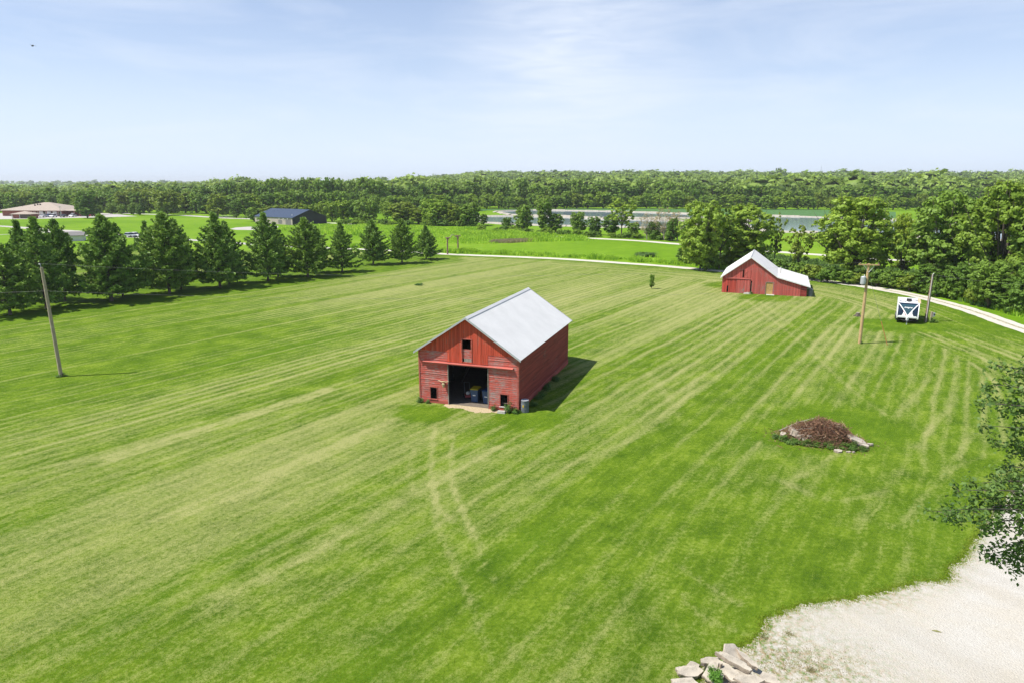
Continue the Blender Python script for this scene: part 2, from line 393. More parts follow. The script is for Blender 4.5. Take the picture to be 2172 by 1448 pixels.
def gravel_mat(name, base, grass=0.0):
    t = NT(name); a = t.noise(t.pos(), 0.45, 7, 0.65); vo = t.n('ShaderNodeTexVoronoi'); vo.inputs['Scale'].default_value = 16; t.l(t.pos(), vo.inputs['Vector'])
    fine = t.noise(t.pos(), 24, 6, 0.8); mid = t.noise(t.pos(), 3.2, 7, 0.72)
    warm = tuple(x * k for x, k in zip(base, (0.98, 0.94, 0.87)))
    c = t.ramp(a, [(0.38, warm), (0.60, base)])
    c = t.mix(t.rng(mid, 0.35, 0.65, 0.35, 0), c, tuple(x * 0.80 for x in warm))
    ruts = t.noise(t.dirpos(0.75, 0.05, -38), 1.0, 3, 0.5)
    c = t.mix(t.rng(ruts, 0.45, 0.62, 0, 0.30), c, tuple(x * 0.72 for x in warm))
    c = t.mix(t.rng(fine, 0.42, 0.66, 0, 0.60), c, tuple(x * 0.60 for x in warm))
    sp = t.rng(t.noise(t.pos(), 11, 3, 0.8), 0.62, 0.68, 0, 0.5)
    c = t.mix(sp, c, (0.20, 0.17, 0.12))
    weed = t.math('MULTIPLY', t.attr('weed'), t.rng(mid, 0.40, 0.62, 0, 1), True)
    wc = t.ramp(t.noise(t.pos(), 6, 4), [(0.4, (0.11, 0.18, 0.03)), (0.6, (0.33, 0.24, 0.14))])
    c = t.mix(weed, c, wc)
    t.pbr(c, 0.95, t.bump(t.math('ADD', fine, vo.outputs['Distance']), 0.7, 0.03), spec=0.1); return t.mat
M['gravel'] = gravel_mat('pale_gravel', (0.55, 0.53, 0.48))
M['track'] = gravel_mat('driveway_gravel', (0.64, 0.61, 0.55))
M['paved'] = simple('pale_pavement', (0.42, 0.39, 0.36), 0.9, 0.12, 0.3)
M['rock'] = simple('pale_rock', (0.36, 0.33, 0.27), 0.95, 0.3, 2.0)
M['crop'] = simple('crop_green', (0.06, 0.15, 0.03), 0.9, 0.25, 0.5)
M['crop2'] = simple('crop_bright', (0.11, 0.24, 0.035), 0.9, 0.2, 0.2)
def water_mat():
    t = NT('pond_water'); n = t.noise(t.pos((0.6, 2.0, 1)), 1.5, 4)
    t.pbr((0.20, 0.27, 0.32), 0.08, t.bump(n, 0.03, 0.02), spec=0.6); return t.mat
M['water'] = water_mat()

# ------------------------------------------------------------------ terrain
def th(x, y):
    x = np.asarray(x, float); y = np.asarray(y, float)
    r = x / np.maximum(y, 1.0)
    Rr = sstep(-0.22, -0.02, r)
    a = 27.0 * sstep(480, 2000, y) * Rr + 10.0 * sstep(1700, 3300, y) * (1 - Rr)
    a = a + 4.0 * sstep(2000, 4000, y) * Rr
    a = a + (fbm(x / 420.0 + 40, y / 420.0 + 40, 2) - 0.5) * (8.0 - 1.5 * Rr) * sstep(700, 2200, y)
    return np.maximum(a, 0) * (y > 430)
gx = np.concatenate([-np.geomspace(40, 7000, 46)[::-1], np.linspace(-30, 30, 6), np.geomspace(40, 7000, 46)])
gy = np.concatenate([np.linspace(-400, 400, 20), np.linspace(440, 2500, 70), np.geomspace(2600, 9000, 30)])
X, Y = np.meshgrid(gx, gy); Z = th(X, Y)
nx, ny = len(gx), len(gy)
I = np.arange(nx * ny).reshape(ny, nx)
Fq = np.stack([I[:-1, :-1], I[:-1, 1:], I[1:, 1:], I[1:, :-1]], -1).reshape(-1, 4)
me = np_mesh('ground', np.stack([X, Y, Z], -1).reshape(-1, 3), Fq, M['meadow'], smooth=True)
tag(link_mesh('ground', me), kind='structure')

def sheet(name, pts, z, mat, kind='structure', thick=0.0):
    mb = MB(); n = len(pts)
    mb.add([(p[0], p[1], z) for p in pts], [list(range(n))])
    o = mb.build(name, mat)
    # keep the face up
    if o.data.polygons[0].normal.z < 0: o.data.flip_normals()
    return tag(o, kind=kind)

def spline(pts, step=1.0):
    """Catmull-Rom through 2D points, resampled"""
    P = [np.array([p[0], p[1]], float) for p in pts]
    P = [2 * P[0] - P[1]] + P + [2 * P[-1] - P[-2]]
    o = []
    for i in range(1, len(P) - 2):
        L = np.linalg.norm(P[i + 1] - P[i]); n = max(2, int(L / step))
        for k in range(n):
            t = k / n
            o.append(0.5 * ((2 * P[i]) + (-P[i - 1] + P[i + 1]) * t + (2 * P[i - 1] - 5 * P[i] + 4 * P[i + 1] - P[i + 2]) * t * t + (-P[i - 1] + 3 * P[i] - 3 * P[i + 1] + P[i + 2]) * t ** 3))
    o.append(P[-2]); return np.array(o)

def ribbon(name, C, width, z, mat, weedfn=None, m=9, jag=0.12):
    T = np.gradient(C, axis=0); T /= np.linalg.norm(T, axis=1, keepdims=True) + 1e-9
    Nn = np.stack([-T[:, 1], T[:, 0]], 1); n = len(C)
    w = np.asarray(width) * np.ones(n)
    u = np.linspace(-1, 1, m)
    V = np.zeros((n, m, 3)); W = np.zeros((n, m))
    jl = (fbm(np.arange(n) * 0.5, np.zeros(n), 3) - 0.5) * jag * 4; jr = (fbm(np.arange(n) * 0.5, np.ones(n) * 9, 3) - 0.5) * jag * 4
    for k, uu in enumerate(u):
        off = uu * w * 0.5 + (jl if uu < 0 else jr) * abs(uu)
        V[:, k, :2] = C + Nn * off[:, None]; V[:, k, 2] = z
        if weedfn: W[:, k] = weedfn(uu, C)
    I = np.arange(n * m).reshape(n, m)
    Fq = np.stack([I[:-1, :-1], I[1:, :-1], I[1:, 1:], I[:-1, 1:]], -1).reshape(-1, 4)
    me = np_mesh(name, V.reshape(-1, 3), Fq, mat, vattr={'weed': W.ravel()})
    o = link_mesh(name, me)
    if me.polygons[0].normal.z < 0: me.flip_normals()
    return tag(o, kind='structure')

# driveway centre line (world metres)
drive_px = [(700, 527), (815, 531), (945, 539.5), (1050, 543.5), (1200, 550), (1300, 557), (1400, 564), (1530, 575.5), (1720, 593), (1850, 610), (1950, 629), (2050, 655), (2110, 676), (2172, 699)]
drive = [at(*p)[:2] for p in drive_px] + [(56.5, 58), (52, 46), (44, 36), (36, 30), (30, 26)]
DC = spline(drive, 0.8)
_k = np.exp(-np.linspace(-2, 2, 25) ** 2); _k /= _k.sum(); _p = np.concatenate([np.repeat(DC[:1], 12, 0), DC, np.repeat(DC[-1:], 12, 0)]); DC = np.stack([np.convolve(_p[:, i], _k, 'valid') for i in (0, 1)], 1)
def weed_drive(u, C):
    k = sstep(47, 56, C[:, 0]) * (C[:, 1] < 104)
    return max(0, 1 - abs(u) * 3.6) * 1.9 * k + (0.3 if abs(u) > 0.95 else 0)
wdt = 2.7
ribbon('driveway', DC, wdt, 0.012, M['track'], weed_drive, m=21)
left_road = spline([at(*p)[:2] for p in [(-60, 477.5), (0, 480), (57, 484), (134, 492), (194, 497.5), (300, 503.5), (415, 510), (560, 520), (700, 527)]], 2.0)
ribbon('road', left_road, 3.4 + 8 * np.exp(-((left_road[:, 0] - at(165, 495).x) / 25.0) ** 2), 0.008, M['paved'], jag=0.2)
r2 = spline([at(*p)[:2] for p in [(640, 471.5), (700, 473.5), (761, 476.5), (880, 485), (1000, 494), (1120, 500), (1255, 506), (1350, 511), (1445, 518.5), (1530, 526), (1655, 535), (1766, 543), (1840, 548.5), (1989, 557.5), (2088, 563.5), (2250, 575)]], 1.5)
ribbon('road', r2[r2[:, 0] > -200], 3.6, 0.008, M['track'], lambda u, C: 0.0 + 0.4 * (abs(u) > .95), jag=0.15)
r3 = spline([at(*p)[:2] for p in [(250, 452.5), (335, 455.5), (390, 457.5), (480, 463), (560, 466), (640, 471.5)]], 3.0)
ribbon('road', r3, 5.0, 0.008, M['paved'])
r4 = spline([at(*p)[:2] for p in [(-40, 500), (40, 496.5), (110, 494)]], 3.0)
ribbon('path', r4, 1.6, 0.008, M['paved'], m=5)
sheet('pavement', [at(*p)[:2] for p in [(488, 486), (500, 483.2), (525, 481.5), (570, 481), (590, 480), (590, 483), (570, 487), (530, 488.5), (500, 488)]], 0.010, M['paved'])
sheet('parking_lot', [at(*p)[:2] for p in [(-40, 466), (-40, 453), (60, 452), (170, 451), (230, 453), (292, 459.3), (215, 461.5), (150, 463), (70, 465)]], 0.010, M['paved'])

# lawn
PD = np.array([math.sin(R(33.5)), math.cos(R(33.5))]); PN = np.array([PD[1], -PD[0]])
lx = np.arange(-110, 66, 0.23); ly = np.arange(8, 166, 0.23)
LX, LY = np.meshgrid(lx, ly)
# polygon of the lawn: everything camera side of the driveway and right of the pine rows
def seg_dist(PX, PY, C, chunk=6):
    d = np.full(PX.shape, 1e9); side = np.zeros(PX.shape)
    for i in range(0, len(C) - 1):
        a = C[i]; b = C[i + 1]; ab = b - a; L2 = (ab ** 2).sum() + 1e-9
        t = np.clip(((PX - a[0]) * ab[0] + (PY - a[1]) * ab[1]) / L2, 0, 1)
        dx = PX - a[0] - ab[0] * t; dy = PY - a[1] - ab[1] * t
        dd = np.hypot(dx, dy); mkk = dd < d
        d = np.where(mkk, dd, d); side = np.where(mkk, ab[0] * dy - ab[1] * dx, side)
    return d, side
dC, side = seg_dist(LX, LY, DC[::6])
inside = (side < 0) | (dC < 1.2)
sN = LX * PN[0] + LY * PN[1]; sA = LX * PD[0] + LY * PD[1]
wob = (fbm(LX / 9, LY / 9, 3) - 0.5) * 0.7
edge = 13 + (fbm(LX / 14 + 9, LY / 14, 2) - 0.5) * 8
near_drive = (dC < edge) & (LX > 8)
coord = np.where(near_drive, dC * 1.0 + 0.2 * wob, sN + wob)
per = 1.0
ph = coord / per
band = np.floor(ph).astype(int); fr = ph - band
bint = _perm[band % 256, 11]; bint2 = _perm[band % 256, 77]
line = np.exp(-((fr - 0.5) / 0.18) ** 2) * (0.45 + 0.9 * bint) - 0.2
pair = _perm[(band // 2) % 256, 33]
along = np.where(near_drive, np.hypot(LX, LY), sA)
mod = fbm(along / 7.0, band * 3.7, 3)
line = line * (0.25 + 0.75 * sstep(0.2, 0.55, mod))
band_dry = (bint2 - 0.5) * 0.36 + (pair - .5) * .26
dpx = LX / np.maximum(LY, 1)
big = fbm(sA / 38 + 5, sN / 9 + 3, 4)
base = 0.50 + (big - 0.5) * 0.62
base += 0.27 * sstep(55, 95, LY) * sstep(-40, -5, LX + 0.25 * (LY - 60)) * (1 - 0.4 * sstep(30, 50, LX))
base -= 0.10 * sstep(-20, -55, LX)
def blob(px, py, rx, ry, amt):
    P = at(px, py); a_ = (LX - P.x) * PD[0] + (LY - P.y) * PD[1]; b_ = (LX - P.x) * PN[0] + (LY - P.y) * PN[1]
    return amt * np.exp(-((a_ / rx) ** 2 + (b_ / ry) ** 2))
base += blob(560, 1000, 16, 7, 0.17) + blob(780, 900, 9, 4, 0.10) + blob(330, 1060, 12, 6, 0.18) + blob(400, 760, 16, 4, -0.15)
base += blob(1450, 640, 22, 12, 0.20) + blob(1750, 720, 10, 7, 0.20) + blob(2080, 690, 8, 3, -0.35)
base += blob(1500, 1200, 10, 9, -0.20) + blob(700, 1350, 9, 6, -0.12) + blob(1750, 1050, 12, 10, -0.06) + blob(1900, 1000, 8, 8, -0.06) + blob(1250, 950, 6, 5, -0.1)
nearf = 0.40 + 0.60 * sstep(28, 58, LY)
dryv = base + (line * 0.46 + band_dry) * nearf - np.exp(-((fr - 0.02) / 0.10) ** 2) * 0.35 * nearf * bint
# raked rows and tyre marks
def track(pxs, w, amt, ragged=0.5, wiggle=0.0):
    C = spline([at(*p)[:2] for p in pxs], 0.8)
    d, _ = seg_dist(LX, LY, C); d = d + (fbm(LX * 1.3, LY * 1.3, 3) - 0.5) * ragged
    return amt * (0.35 + 1.0 * fbm(LX * 1.1 + 7, LY * 1.1, 3)) * np.exp(-(np.maximum(d, 0) / w) ** 2)
for a_ in [([(430, 1290), (620, 1190), (850, 1062), (1050, 950)], 0.55, 0.60, 0.9), ([(1050, 950), (1250, 838), (1420, 745), (1600, 655)], 0.35, 0.25, 0.6),
           ([(240, 972), (400, 918), (560, 870), (700, 825)], 0.45, 0.75, 1.0), ([(0, 1010), (120, 985), (240, 958), (420, 895)], 0.35, 0.35, 0.6),
           ([(560, 1010), (700, 950), (840, 890)], 0.5, 0.35, 1.2), ([(350, 1100), (500, 1050), (760, 930)], 0.4, 0.28, 1.2),
           ([(922, 905), (916, 960), (916, 1020), (930, 1075), (962, 1105)], 0.14, 0.62, 0.10), ([(960, 925), (957, 980), (962, 1035), (985, 1090), (1020, 1160)], 0.14, 0.62, 0.10),
           ([(880, 950), (868, 1000), (880, 1045)], 0.14, 0.36, 0.12), ([(925, 1040), (925, 1100), (960, 1190), (1000, 1280), (1040, 1400)], 0.14, 0.45, 0.15),
           ([(968, 1040), (1000, 1140), (1060, 1260), (1090, 1400)], 0.13, 0.24, 0.15),
           ([(1580, 635), (1640, 680), (1720, 745), (1800, 820), (1880, 880)], 0.25, 0.30, 0.2), ([(1610, 640), (1680, 690), (1760, 760), (1850, 840)], 0.2, 0.25, 0.2),
           ([(1440, 1200), (1500, 1240), (1570, 1280)], 0.13, 0.55, 0.12), ([(2050, 720), (2110, 800), (2075, 900), (1990, 1020), (1900, 1120)], 0.24, 0.36, 0.2), ([(1980, 700), (2035, 780), (2010, 860), (1940, 950)], 0.22, 0.30, 0.2), ([(1890, 720), (1935, 800), (1925, 870)], 0.22, 0.26, 0.2), ([(1990, 780), (1900, 880), (1780, 960), (1700, 1010)], 0.25, 0.35, 0.2), ([(1480, 800), (1400, 900), (1180, 1000), (1000, 1120)], 0.3, 0.3, 0.3), ([(1640, 1010), (1760, 1060), (1880, 1040)], .25, .35, .3), ([(1450, 1260), (1480, 1300), (1540, 1330), (1600, 1350)], 0.13, 0.5, 0.12),
           ([(1380, 790), (1450, 900), (1400, 1000), (1300, 1080)], 0.35, 0.18, 0.5), ([(2090, 800), (2000, 880), (1900, 1010), (1820, 1120)], 0.3, 0.25, 0.4)]:
    dryv = dryv + track(*a_) * .95
lush = sstep(3.6, 0.5, np.abs(dC - 1.5)) * 0.8 * (LY > 60) * sstep(0.3, 0.6, fbm(LX / 6, LY / 6, 2) + 0.2)
dryv = dryv - sstep(6, 1.5, dC) * 0.55 * (LY > 50)
lush = np.maximum(lush, sstep(0.56, 0.78, fbm(sA / 12 + 30, sN / 5 + 60, 4)) * 0.9)
# under the pines: no clippings
pl_a = np.array(at(-60, 680)[:2]); pl_b = np.array(at(930, 553)[:2])
pd, pside = seg_dist(LX, LY, np.array([pl_a, pl_b]))
under = sstep(7.5, 4.0, pd * np.where(pside > 0, 0.3, 1))
dryv -= under * 0.5; lush = np.maximum(lush, under * 0.4)
# fresh green ring round the barns, the pile and the trailer
for (px, py, r_) in ((1130, 885, 3.0), (900, 875, 2.5), (1620, 630, 5.5), (1540, 605, 5), (1790, 900, 5.0), (1690, 920, 3.5), (1940, 690, 5.0), (1870, 690, 5)):
    P = at(px, py); d = np.hypot(LX - P.x, LY - P.y) + (fbm(LX, LY, 3) - 0.5) * 2
    k = sstep(r_, r_ * 0.45, d); dryv -= k * 0.55; lush = np.maximum(lush, k * 0.55)
Zl = np.full(LX.shape, 0.004)
ok = inside[:-1, :-1] & inside[1:, 1:] & inside[:-1, 1:] & inside[1:, :-1]
I = np.arange(LX.size).reshape(LX.shape)
Fl = np.stack([I[:-1, :-1], I[:-1, 1:], I[1:, 1:], I[1:, :-1]], -1)[ok]
used = np.unique(Fl); remap = np.full(LX.size, -1); remap[used] = np.arange(len(used))
Vl = np.stack([LX, LY, Zl], -1).reshape(-1, 3)[used]
me = np_mesh('lawn', Vl, remap[Fl], M['lawn'], vattr={'dry': dryv.ravel()[used], 'lush': lush.ravel()[used]})
tag(link_mesh('lawn', me), kind='structure')

# gravel yard, ragged edge
yp = [(1470, 1500), (1490, 1420), (1520, 1396), (1560, 1376), (1588, 1363), (1613, 1338), (1622, 1318), (1649, 1303), (1702, 1283), (1791, 1270), (1880, 1256), (1933, 1242), (2000, 1225), (2018, 1203), (2040, 1182), (2057, 1155), (2085, 1115), (2115, 1075), (2145, 1040), (2172, 1012), (2215, 970)]
E = spline([at(*p)[:2] for p in yp], 0.07)
jn = (fbm(np.arange(len(E)) * 0.06, np.zeros(len(E)), 3) - 0.5) * 0.5 + (fbm(np.arange(len(E)) * 0.5, np.ones(len(E)) * 3, 3) - 0.5) * 0.35
T = np.gradient(E, axis=0); T /= np.linalg.norm(T, axis=1, keepdims=True); En = np.stack([-T[:, 1], T[:, 0]], 1)
E2 = E + En * jn[:, None]
rowsv = []; rww = []
ctr = np.array([24.0, 12.0])
jr_ = (jn)[:, None]; dv_ = E - ctr; rad_ = np.linalg.norm(dv_, axis=1) + jn; an_ = np.unwrap(np.arctan2(dv_[:, 1], dv_[:, 0])); sg_ = np.sign(an_[-1] - an_[0]); an_ = sg_ * np.maximum.accumulate(sg_ * an_) + sg_ * np.arange(len(an_)) * 1e-7
E2 = ctr + np.column_stack([np.cos(an_), np.sin(an_)]) * rad_[:, None]
for k, t_ in enumerate([0, 0.04, 0.09, 0.16, 0.25, 0.35, 0.5, 0.7, 1.0]):
    Q = E2 + (ctr - E2) * t_; rowsv.append(np.column_stack([Q, np.full(len(Q), 0.016)]))
    dirt = np.exp(-np.hypot(Q[:, 0] - at(1640, 1400).x, Q[:, 1] - at(1640, 1400).y) / 1.6) * 1.3 + np.exp(-np.hypot(Q[:, 0] - at(1800, 1440).x, Q[:, 1] - at(1800, 1440).y) / 1.2) * 0.9 + np.exp(-np.hypot(Q[:, 0] - at(1870, 1262).x, Q[:, 1] - at(1870, 1262).y) / 0.7) * 0.8
    rww.append(np.clip(max(0, 1 - t_ / 0.06) * 0.9 + dirt, 0, 1.2))
V = np.array(rowsv); m_, n_ = V.shape[:2]; I = np.arange(m_ * n_).reshape(m_, n_)
Fq = np.stack([I[:-1, :-1], I[1:, :-1], I[1:, 1:], I[:-1, 1:]], -1).reshape(-1, 4)
me = np_mesh('gravel_yard', V.reshape(-1, 3), Fq, M['gravel'], vattr={'weed': np.array(rww).ravel()})
if me.polygons[0].normal.z < 0: me.flip_normals()
tag(link_mesh('gravel_yard', me), kind='structure')
YARD_EDGE = E2

# ponds with rocky banks, crop strip behind them
def pond(pxs, z=0.06, bank=True):
    P = [at(*p) for p in pxs]
    sheet('pond', [p[:2] for p in P], z, M['water'])
    mb = MB(); n = len(P); cx = sum(p.x for p in P) / n; cy = sum(p.y for p in P) / n
    for i in range(n):
        a, b = P[i], P[(i + 1) % n]; d = (b - a); L = d.length; d.normalize(); nn = Vector((d.y, -d.x, 0))
        if nn.dot(Vector((cx, cy, 0)) - a) > 0: nn = -nn
        k = max(1, int(L / 4)); 
        for j in range(k):
            p = a + d * (L * j / k); q = a + d * (L * (j + 1) / k); hh = 0.45 + 0.25 * rnd.random(); w = 1.6 + rnd.random() * 0.8
            mb.hexa([p + Vector((0, 0, -.1)), q + Vector((0, 0, -.1)), q + nn * w * 2 + Vector((0, 0, -.1)), p + nn * w * 2 + Vector((0, 0, -.1))],
                    [p + nn * .8 + Vector((0, 0, hh)), q + nn * .8 + Vector((0, 0, hh)), q + nn * w + Vector((0, 0, hh)), p + nn * w + Vector((0, 0, hh))])
    tag(mb.build('pond_bank', M['rock']), kind='structure')
pond([(1058, 449.5), (1129, 446.4), (1298, 449.5), (1395, 452.5), (1470, 455), (1478, 464), (1278, 462.5), (1191, 458.7), (1089, 456.2)])
pond([(1020, 459.5), (1089, 459.5), (1191, 461.8), (1278, 466), (1470, 470), (1480, 484), (1380, 484), (1206, 480), (1100, 477), (1030, 473)])
pond([(1600, 458), (1735, 462), (1900, 468), (2080, 478), (2240, 488), (2260, 515), (2100, 512), (1800, 496), (1640, 492), (1590, 480)])
sheet('crop_field', [at(*p)[:2] for p in [(1000, 447.5), (1030, 443.5), (1150, 442.6), (1700, 444.5), (1900, 450), (1900, 465), (1735, 460.5), (1600, 457), (1478, 454), (1298, 448.6), (1130, 445.4)]], 0.02, M['crop'])
sheet('crop_field', [at(*p)[:2] for p in [(790, 452), (795, 444), (850, 443), (870, 452)]], 0.02, M['crop2'])
# a sunlit crop field on the far left hill
def th1(x, y): return float(th(np.array([x]), np.array([y]))[0])
mbf = MB(); fa = [(-2050 + i * 60, 2250 + j * 60) for j in range(6) for i in range(14)]
mbf.add([(x, y, th1(x, y) + 2.0) for x, y in fa], [(j * 14 + i, j * 14 + i + 1, (j + 1) * 14 + i + 1, (j + 1) * 14 + i) for j in range(5) for i in range(13)])
tag(mbf.build('crop_field', M['crop2']), kind='structure')

# ------------------------------------------------------------------ tree builders
def crown_cloud(seed, W, Hc, zc, nl, nleaf, size, lobe=(0.26, 0.42), open_=0.0, up=0.15, sub=0.3, flat=0.9):
    """leaf clumps on lobes spread through an uneven crown; returns points, normals, lobes"""
    g = np.random.RandomState(seed)
    L = []
    for i in range(nl):
        zz_ = (i + g.rand()) / nl * 1.72 - 0.86; a_ = i * 2.4 + g.uniform(-.5, .5); pf = (1 - max(0, zz_) ** 2.0 * .85) ** .5 * (1 - .25 * max(0, -zz_) ** 2)
        rr = g.uniform(0.25, 0.78); r = g.uniform(*lobe) * W * 0.5 * (1.2 - 0.45 * rr)
        c = np.array([math.cos(a_) * W * 0.5 * rr * pf, math.sin(a_) * W * 0.5 * rr * pf, zc + zz_ * (Hc * 0.5 - r * .6)])
        L.append((c, r))
    w = np.array([r ** 2 for _, r in L]); w /= w.sum()
    P = []; N = []
    for (c, r), wi in zip(L, w):
        k = int(nleaf * wi) + 1
        ns = max(6, int(14 * (1 - open_)))
        sd = unit(g.normal(size=(ns, 3)) + np.array([0, 0, 0.25])); sc = c + sd * r * g.uniform(0.6, 0.95, (ns, 1)) * np.array([1, 1, flat])
        pick = g.randint(0, ns, k)
        o = unit(g.normal(size=(k, 3))) * (r * sub * g.uniform(0.35, 1.15, (k, 1)))
        p = sc[pick] + o * np.array([1, 1, 0.75]); P.append(p)
        N.append(unit(p - c) * 0.9 + unit(o) * 0.7 + g.normal(size=(k, 3)) * 0.45 + np.array([0, 0, 0.35]))
    return np.concatenate(P), np.concatenate(N), L, g

def make_tree_mesh(name, seed, W=9.0, Ht=12.0, trunk=0.18, nl=20, nleaf=12000, size=0.4, bark='bark', leafm='leaf', lobe=(0.26, 0.42), open_=0.0, tr=0.2, sub=0.3):
    zb = Ht * trunk; Hc = Ht - zb; zc = zb + Hc * 0.5
    P, N, L, g = crown_cloud(seed, W, Hc, zc, nl, nleaf, size, lobe, open_, sub=sub)
    P[:, 2] = np.maximum(P[:, 2], 0.15)
    zmax = P[:, 2].max(); wmax = np.percentile(np.abs(P[:, :2]).max(axis=1), 99.5)
    V, Fq = quads(g, P, N, size * g.uniform(0.65, 1.25, len(P)), 0.7, 0.12)
    me = np_mesh(name + '_crown', V, Fq, M[leafm], lv=.2 + .6 * g.rand(len(P)))
    mb = MB(); lean = Vector((g.uniform(-.3, .3), g.uniform(-.3, .3), 0))
    top = Vector((0, 0, zb + Hc * 0.45)) + lean * 2
    mb.tube([(0, 0, -0.1), (lean.x * .3, lean.y * .3, zb * 0.8), top], [tr * 1.25, tr * 0.9, tr * 0.4], 7)
    for c, r in L:
        c = Vector(c); s0 = Vector((lean.x * .3, lean.y * .3, zb * g.uniform(0.6, 1.2) + Hc * 0.12 * g.rand())); mid = s0.lerp(c, 0.5) + Vector((0, 0, 0.05 * Hc * g.uniform(-.5, .8)))
        mb.tube([s0, mid, c, c + (c - mid) * 0.5], [tr * 0.5, tr * 0.32, tr * 0.18, tr * 0.05], 5, cap=False)
    mt = bpy.data.meshes.new(name + '_trunk'); mt.from_pydata(mb.v, [], mb.f); mt.materials.append(M[bark]); mt.update()
    return dict(crown=me, trunk=mt, W=2 * wmax, H=zmax)

def make_pine_mesh(name, seed, Ht=12.0, W=8.5, nw=19):
    g = np.random.RandomState(seed); P = []; N = []; mb = MB()
    mb.tube([(0, 0, -0.1), (0, 0, Ht * .3), (0.05, 0.02, Ht * .7), (0, 0, Ht * 0.97)], [0.20, 0.16, 0.09, 0.02], 8)
    bow = g.uniform(0, 6.28)
    for i in range(nw):
        t = i / (nw - 1); z = Ht * (0.11 + 0.85 * t ** 0.95)
        prof = (1 - t) ** (0.86 + .25 * ((seed * 7) % 3 - 1) * .5) * (0.78 + 0.22 * min(1, t * 5)); prof = max(prof, 0.05)
        nb = int(7 + 1 * g.rand()) if t < 0.8 else 5
        a0 = g.uniform(0, 6.28)
        for k in range(nb):
            a = a0 + k * 6.283 / nb + g.uniform(-.3, .3)
            L = W * 0.5 * prof * g.uniform(0.55, 1.22) * (1 + 0.1 * math.cos(a - bow))
            rise = (0.10 + 0.75 * t) * L + g.uniform(-.15, .2)
            droop = -0.10 * L * (1 - t)
            pts = []
            for s_ in (0, .35, .7, 1.0):
                pts.append(Vector((math.cos(a) * L * s_, math.sin(a) * L * s_, z + rise * s_ ** 1.3 + droop * s_ * (1 - s_) * 4)))
            mb.tube(pts, [0.05 * (1 - t) + .015, .03, .02, .008], 4, cap=False)
            nc = max(3, int(L * 4.2))
            for c in range(nc):
                s_ = 0.28 + 0.74 * (c + g.rand()) / nc
                lat = (g.rand() - .5) * L * 0.46 * (1.15 - s_)
                q = np.array([math.cos(a) * L * s_ - math.sin(a) * lat, math.sin(a) * L * s_ + math.cos(a) * lat, z + rise * s_ ** 1.3 + droop * s_ * (1 - s_) * 4 + 0.12 * abs(lat) + g.uniform(-.08, .14)])
                m = 13; out = unit(g.normal(size=(m, 3)) * 0.75 + np.array([math.cos(a) * .65, math.sin(a) * .65, 0.8]))
                P.append(q + out * g.uniform(0.05, 0.26, (m, 1))); N.append((out, m))
    # leader
    q = np.array([0, 0, Ht * 0.97]); out = unit(g.normal(size=(40, 3)) * .5 + np.array([0, 0, 1.0])); P.append(q + out * g.uniform(-.4, .3, (40, 1))); N.append((out, 40))
    P = np.concatenate(P); cnt = [k for _, k in N]; D = np.concatenate([o for o, _ in N]); n = len(P)
    # needle tufts: long quads along D
    S = unit(np.cross(D, g.normal(size=(n, 3)))); ln = g.uniform(0.15, 0.27, (n, 1)); w = g.uniform(0.045, 0.085, (n, 1))
    V = np.empty((n, 4, 3)); V[:, 0] = P - D * ln - S * w * .6; V[:, 1] = P - D * ln + S * w * .6; V[:, 2] = P + D * ln + S * w * 1.2; V[:, 3] = P + D * ln - S * w * 1.2
    me = np_mesh(name + '_crown', V.reshape(-1, 3), np.arange(n * 4).reshape(n, 4), M['pine'], lv=np.repeat(g.rand(len(cnt)), cnt) * .6 + g.rand(n) * .4)
    mt = bpy.data.meshes.new(name + '_trunk'); mt.from_pydata(mb.v, [], mb.f); mt.materials.append(M['bark']); mt.update()
    return dict(crown=me, trunk=mt, W=W, H=Ht)

def place_tree(v, loc, h, w, label, cat='tree', group=None, name='tree', tint=(1, 1, 1), rz=None, trunk=True):
    e = empty(name, loc, rnd.uniform(0, 6.28) if rz is None else rz, label, cat, group)
    e.scale = (w / v['W'], w / v['W'], h / v['H'])
    c = link_mesh('crown', v['crown'], e); c.color = (tint[0], tint[1], tint[2], 1)
    if trunk: link_mesh('trunk', v['trunk'], e)
    return e
def tree_px(v, px, base, top, wpx, label, **k):
    P = at(px, base); h = height_at(P, top); w = metres(P, wpx)
    P.z = 0
    return place_tree(v, P, max(h, 0.5), w, label, **k)

BR = [make_tree_mesh('broad', 11, 9, 12, 0.05, 36, 15000, 0.40, tr=.2),
      make_tree_mesh('broad', 12, 10, 11, 0.07, 34, 15000, 0.42, tr=.22),
      make_tree_mesh('broad', 13, 8, 13, 0.04, 40, 15000, 0.38, tr=.2),
      make_tree_mesh('broad', 19, 11, 13, 0.10, 46, 19000, 0.40, tr=.26, lobe=(.2, .34))]
OPEN = [make_tree_mesh('open', 21, 9, 11, 0.25, 18, 5200, 0.38, tr=.17, lobe=(.2, .34), open_=0.5),
        make_tree_mesh('open', 22, 8, 10, 0.2, 14, 3200, 0.36, tr=.15, lobe=(.2, .3), open_=0.5)]
MID = [make_tree_mesh('mid', 31 + i, (9, 8, 7, 10)[i], (11, 12, 13, 10)[i], 0.02, 30, 5600, 0.62, tr=.22) for i in range(4)]
BARE = make_tree_mesh('bare', 41, 8, 10, 0.15, 26, 900, 0.35, bark='palebark', leafm='reed', tr=.2, lobe=(.2, .34))
FAR = [make_tree_mesh('far', 51 + i, (10, 9, 12, 11)[i], (13, 15, 14, 12)[i], 0.0, 26, 2300, 1.0, tr=.3) for i in range(4)]
BUSH = [make_tree_mesh('bush', 61 + i, 4.4, 2.6, 0.02, 14, 3600, 0.28, tr=.06) for i in range(2)]
PINES = [make_pine_mesh('pine', 71 + i, 12, 8.6, 17 + i) for i in range(6)]

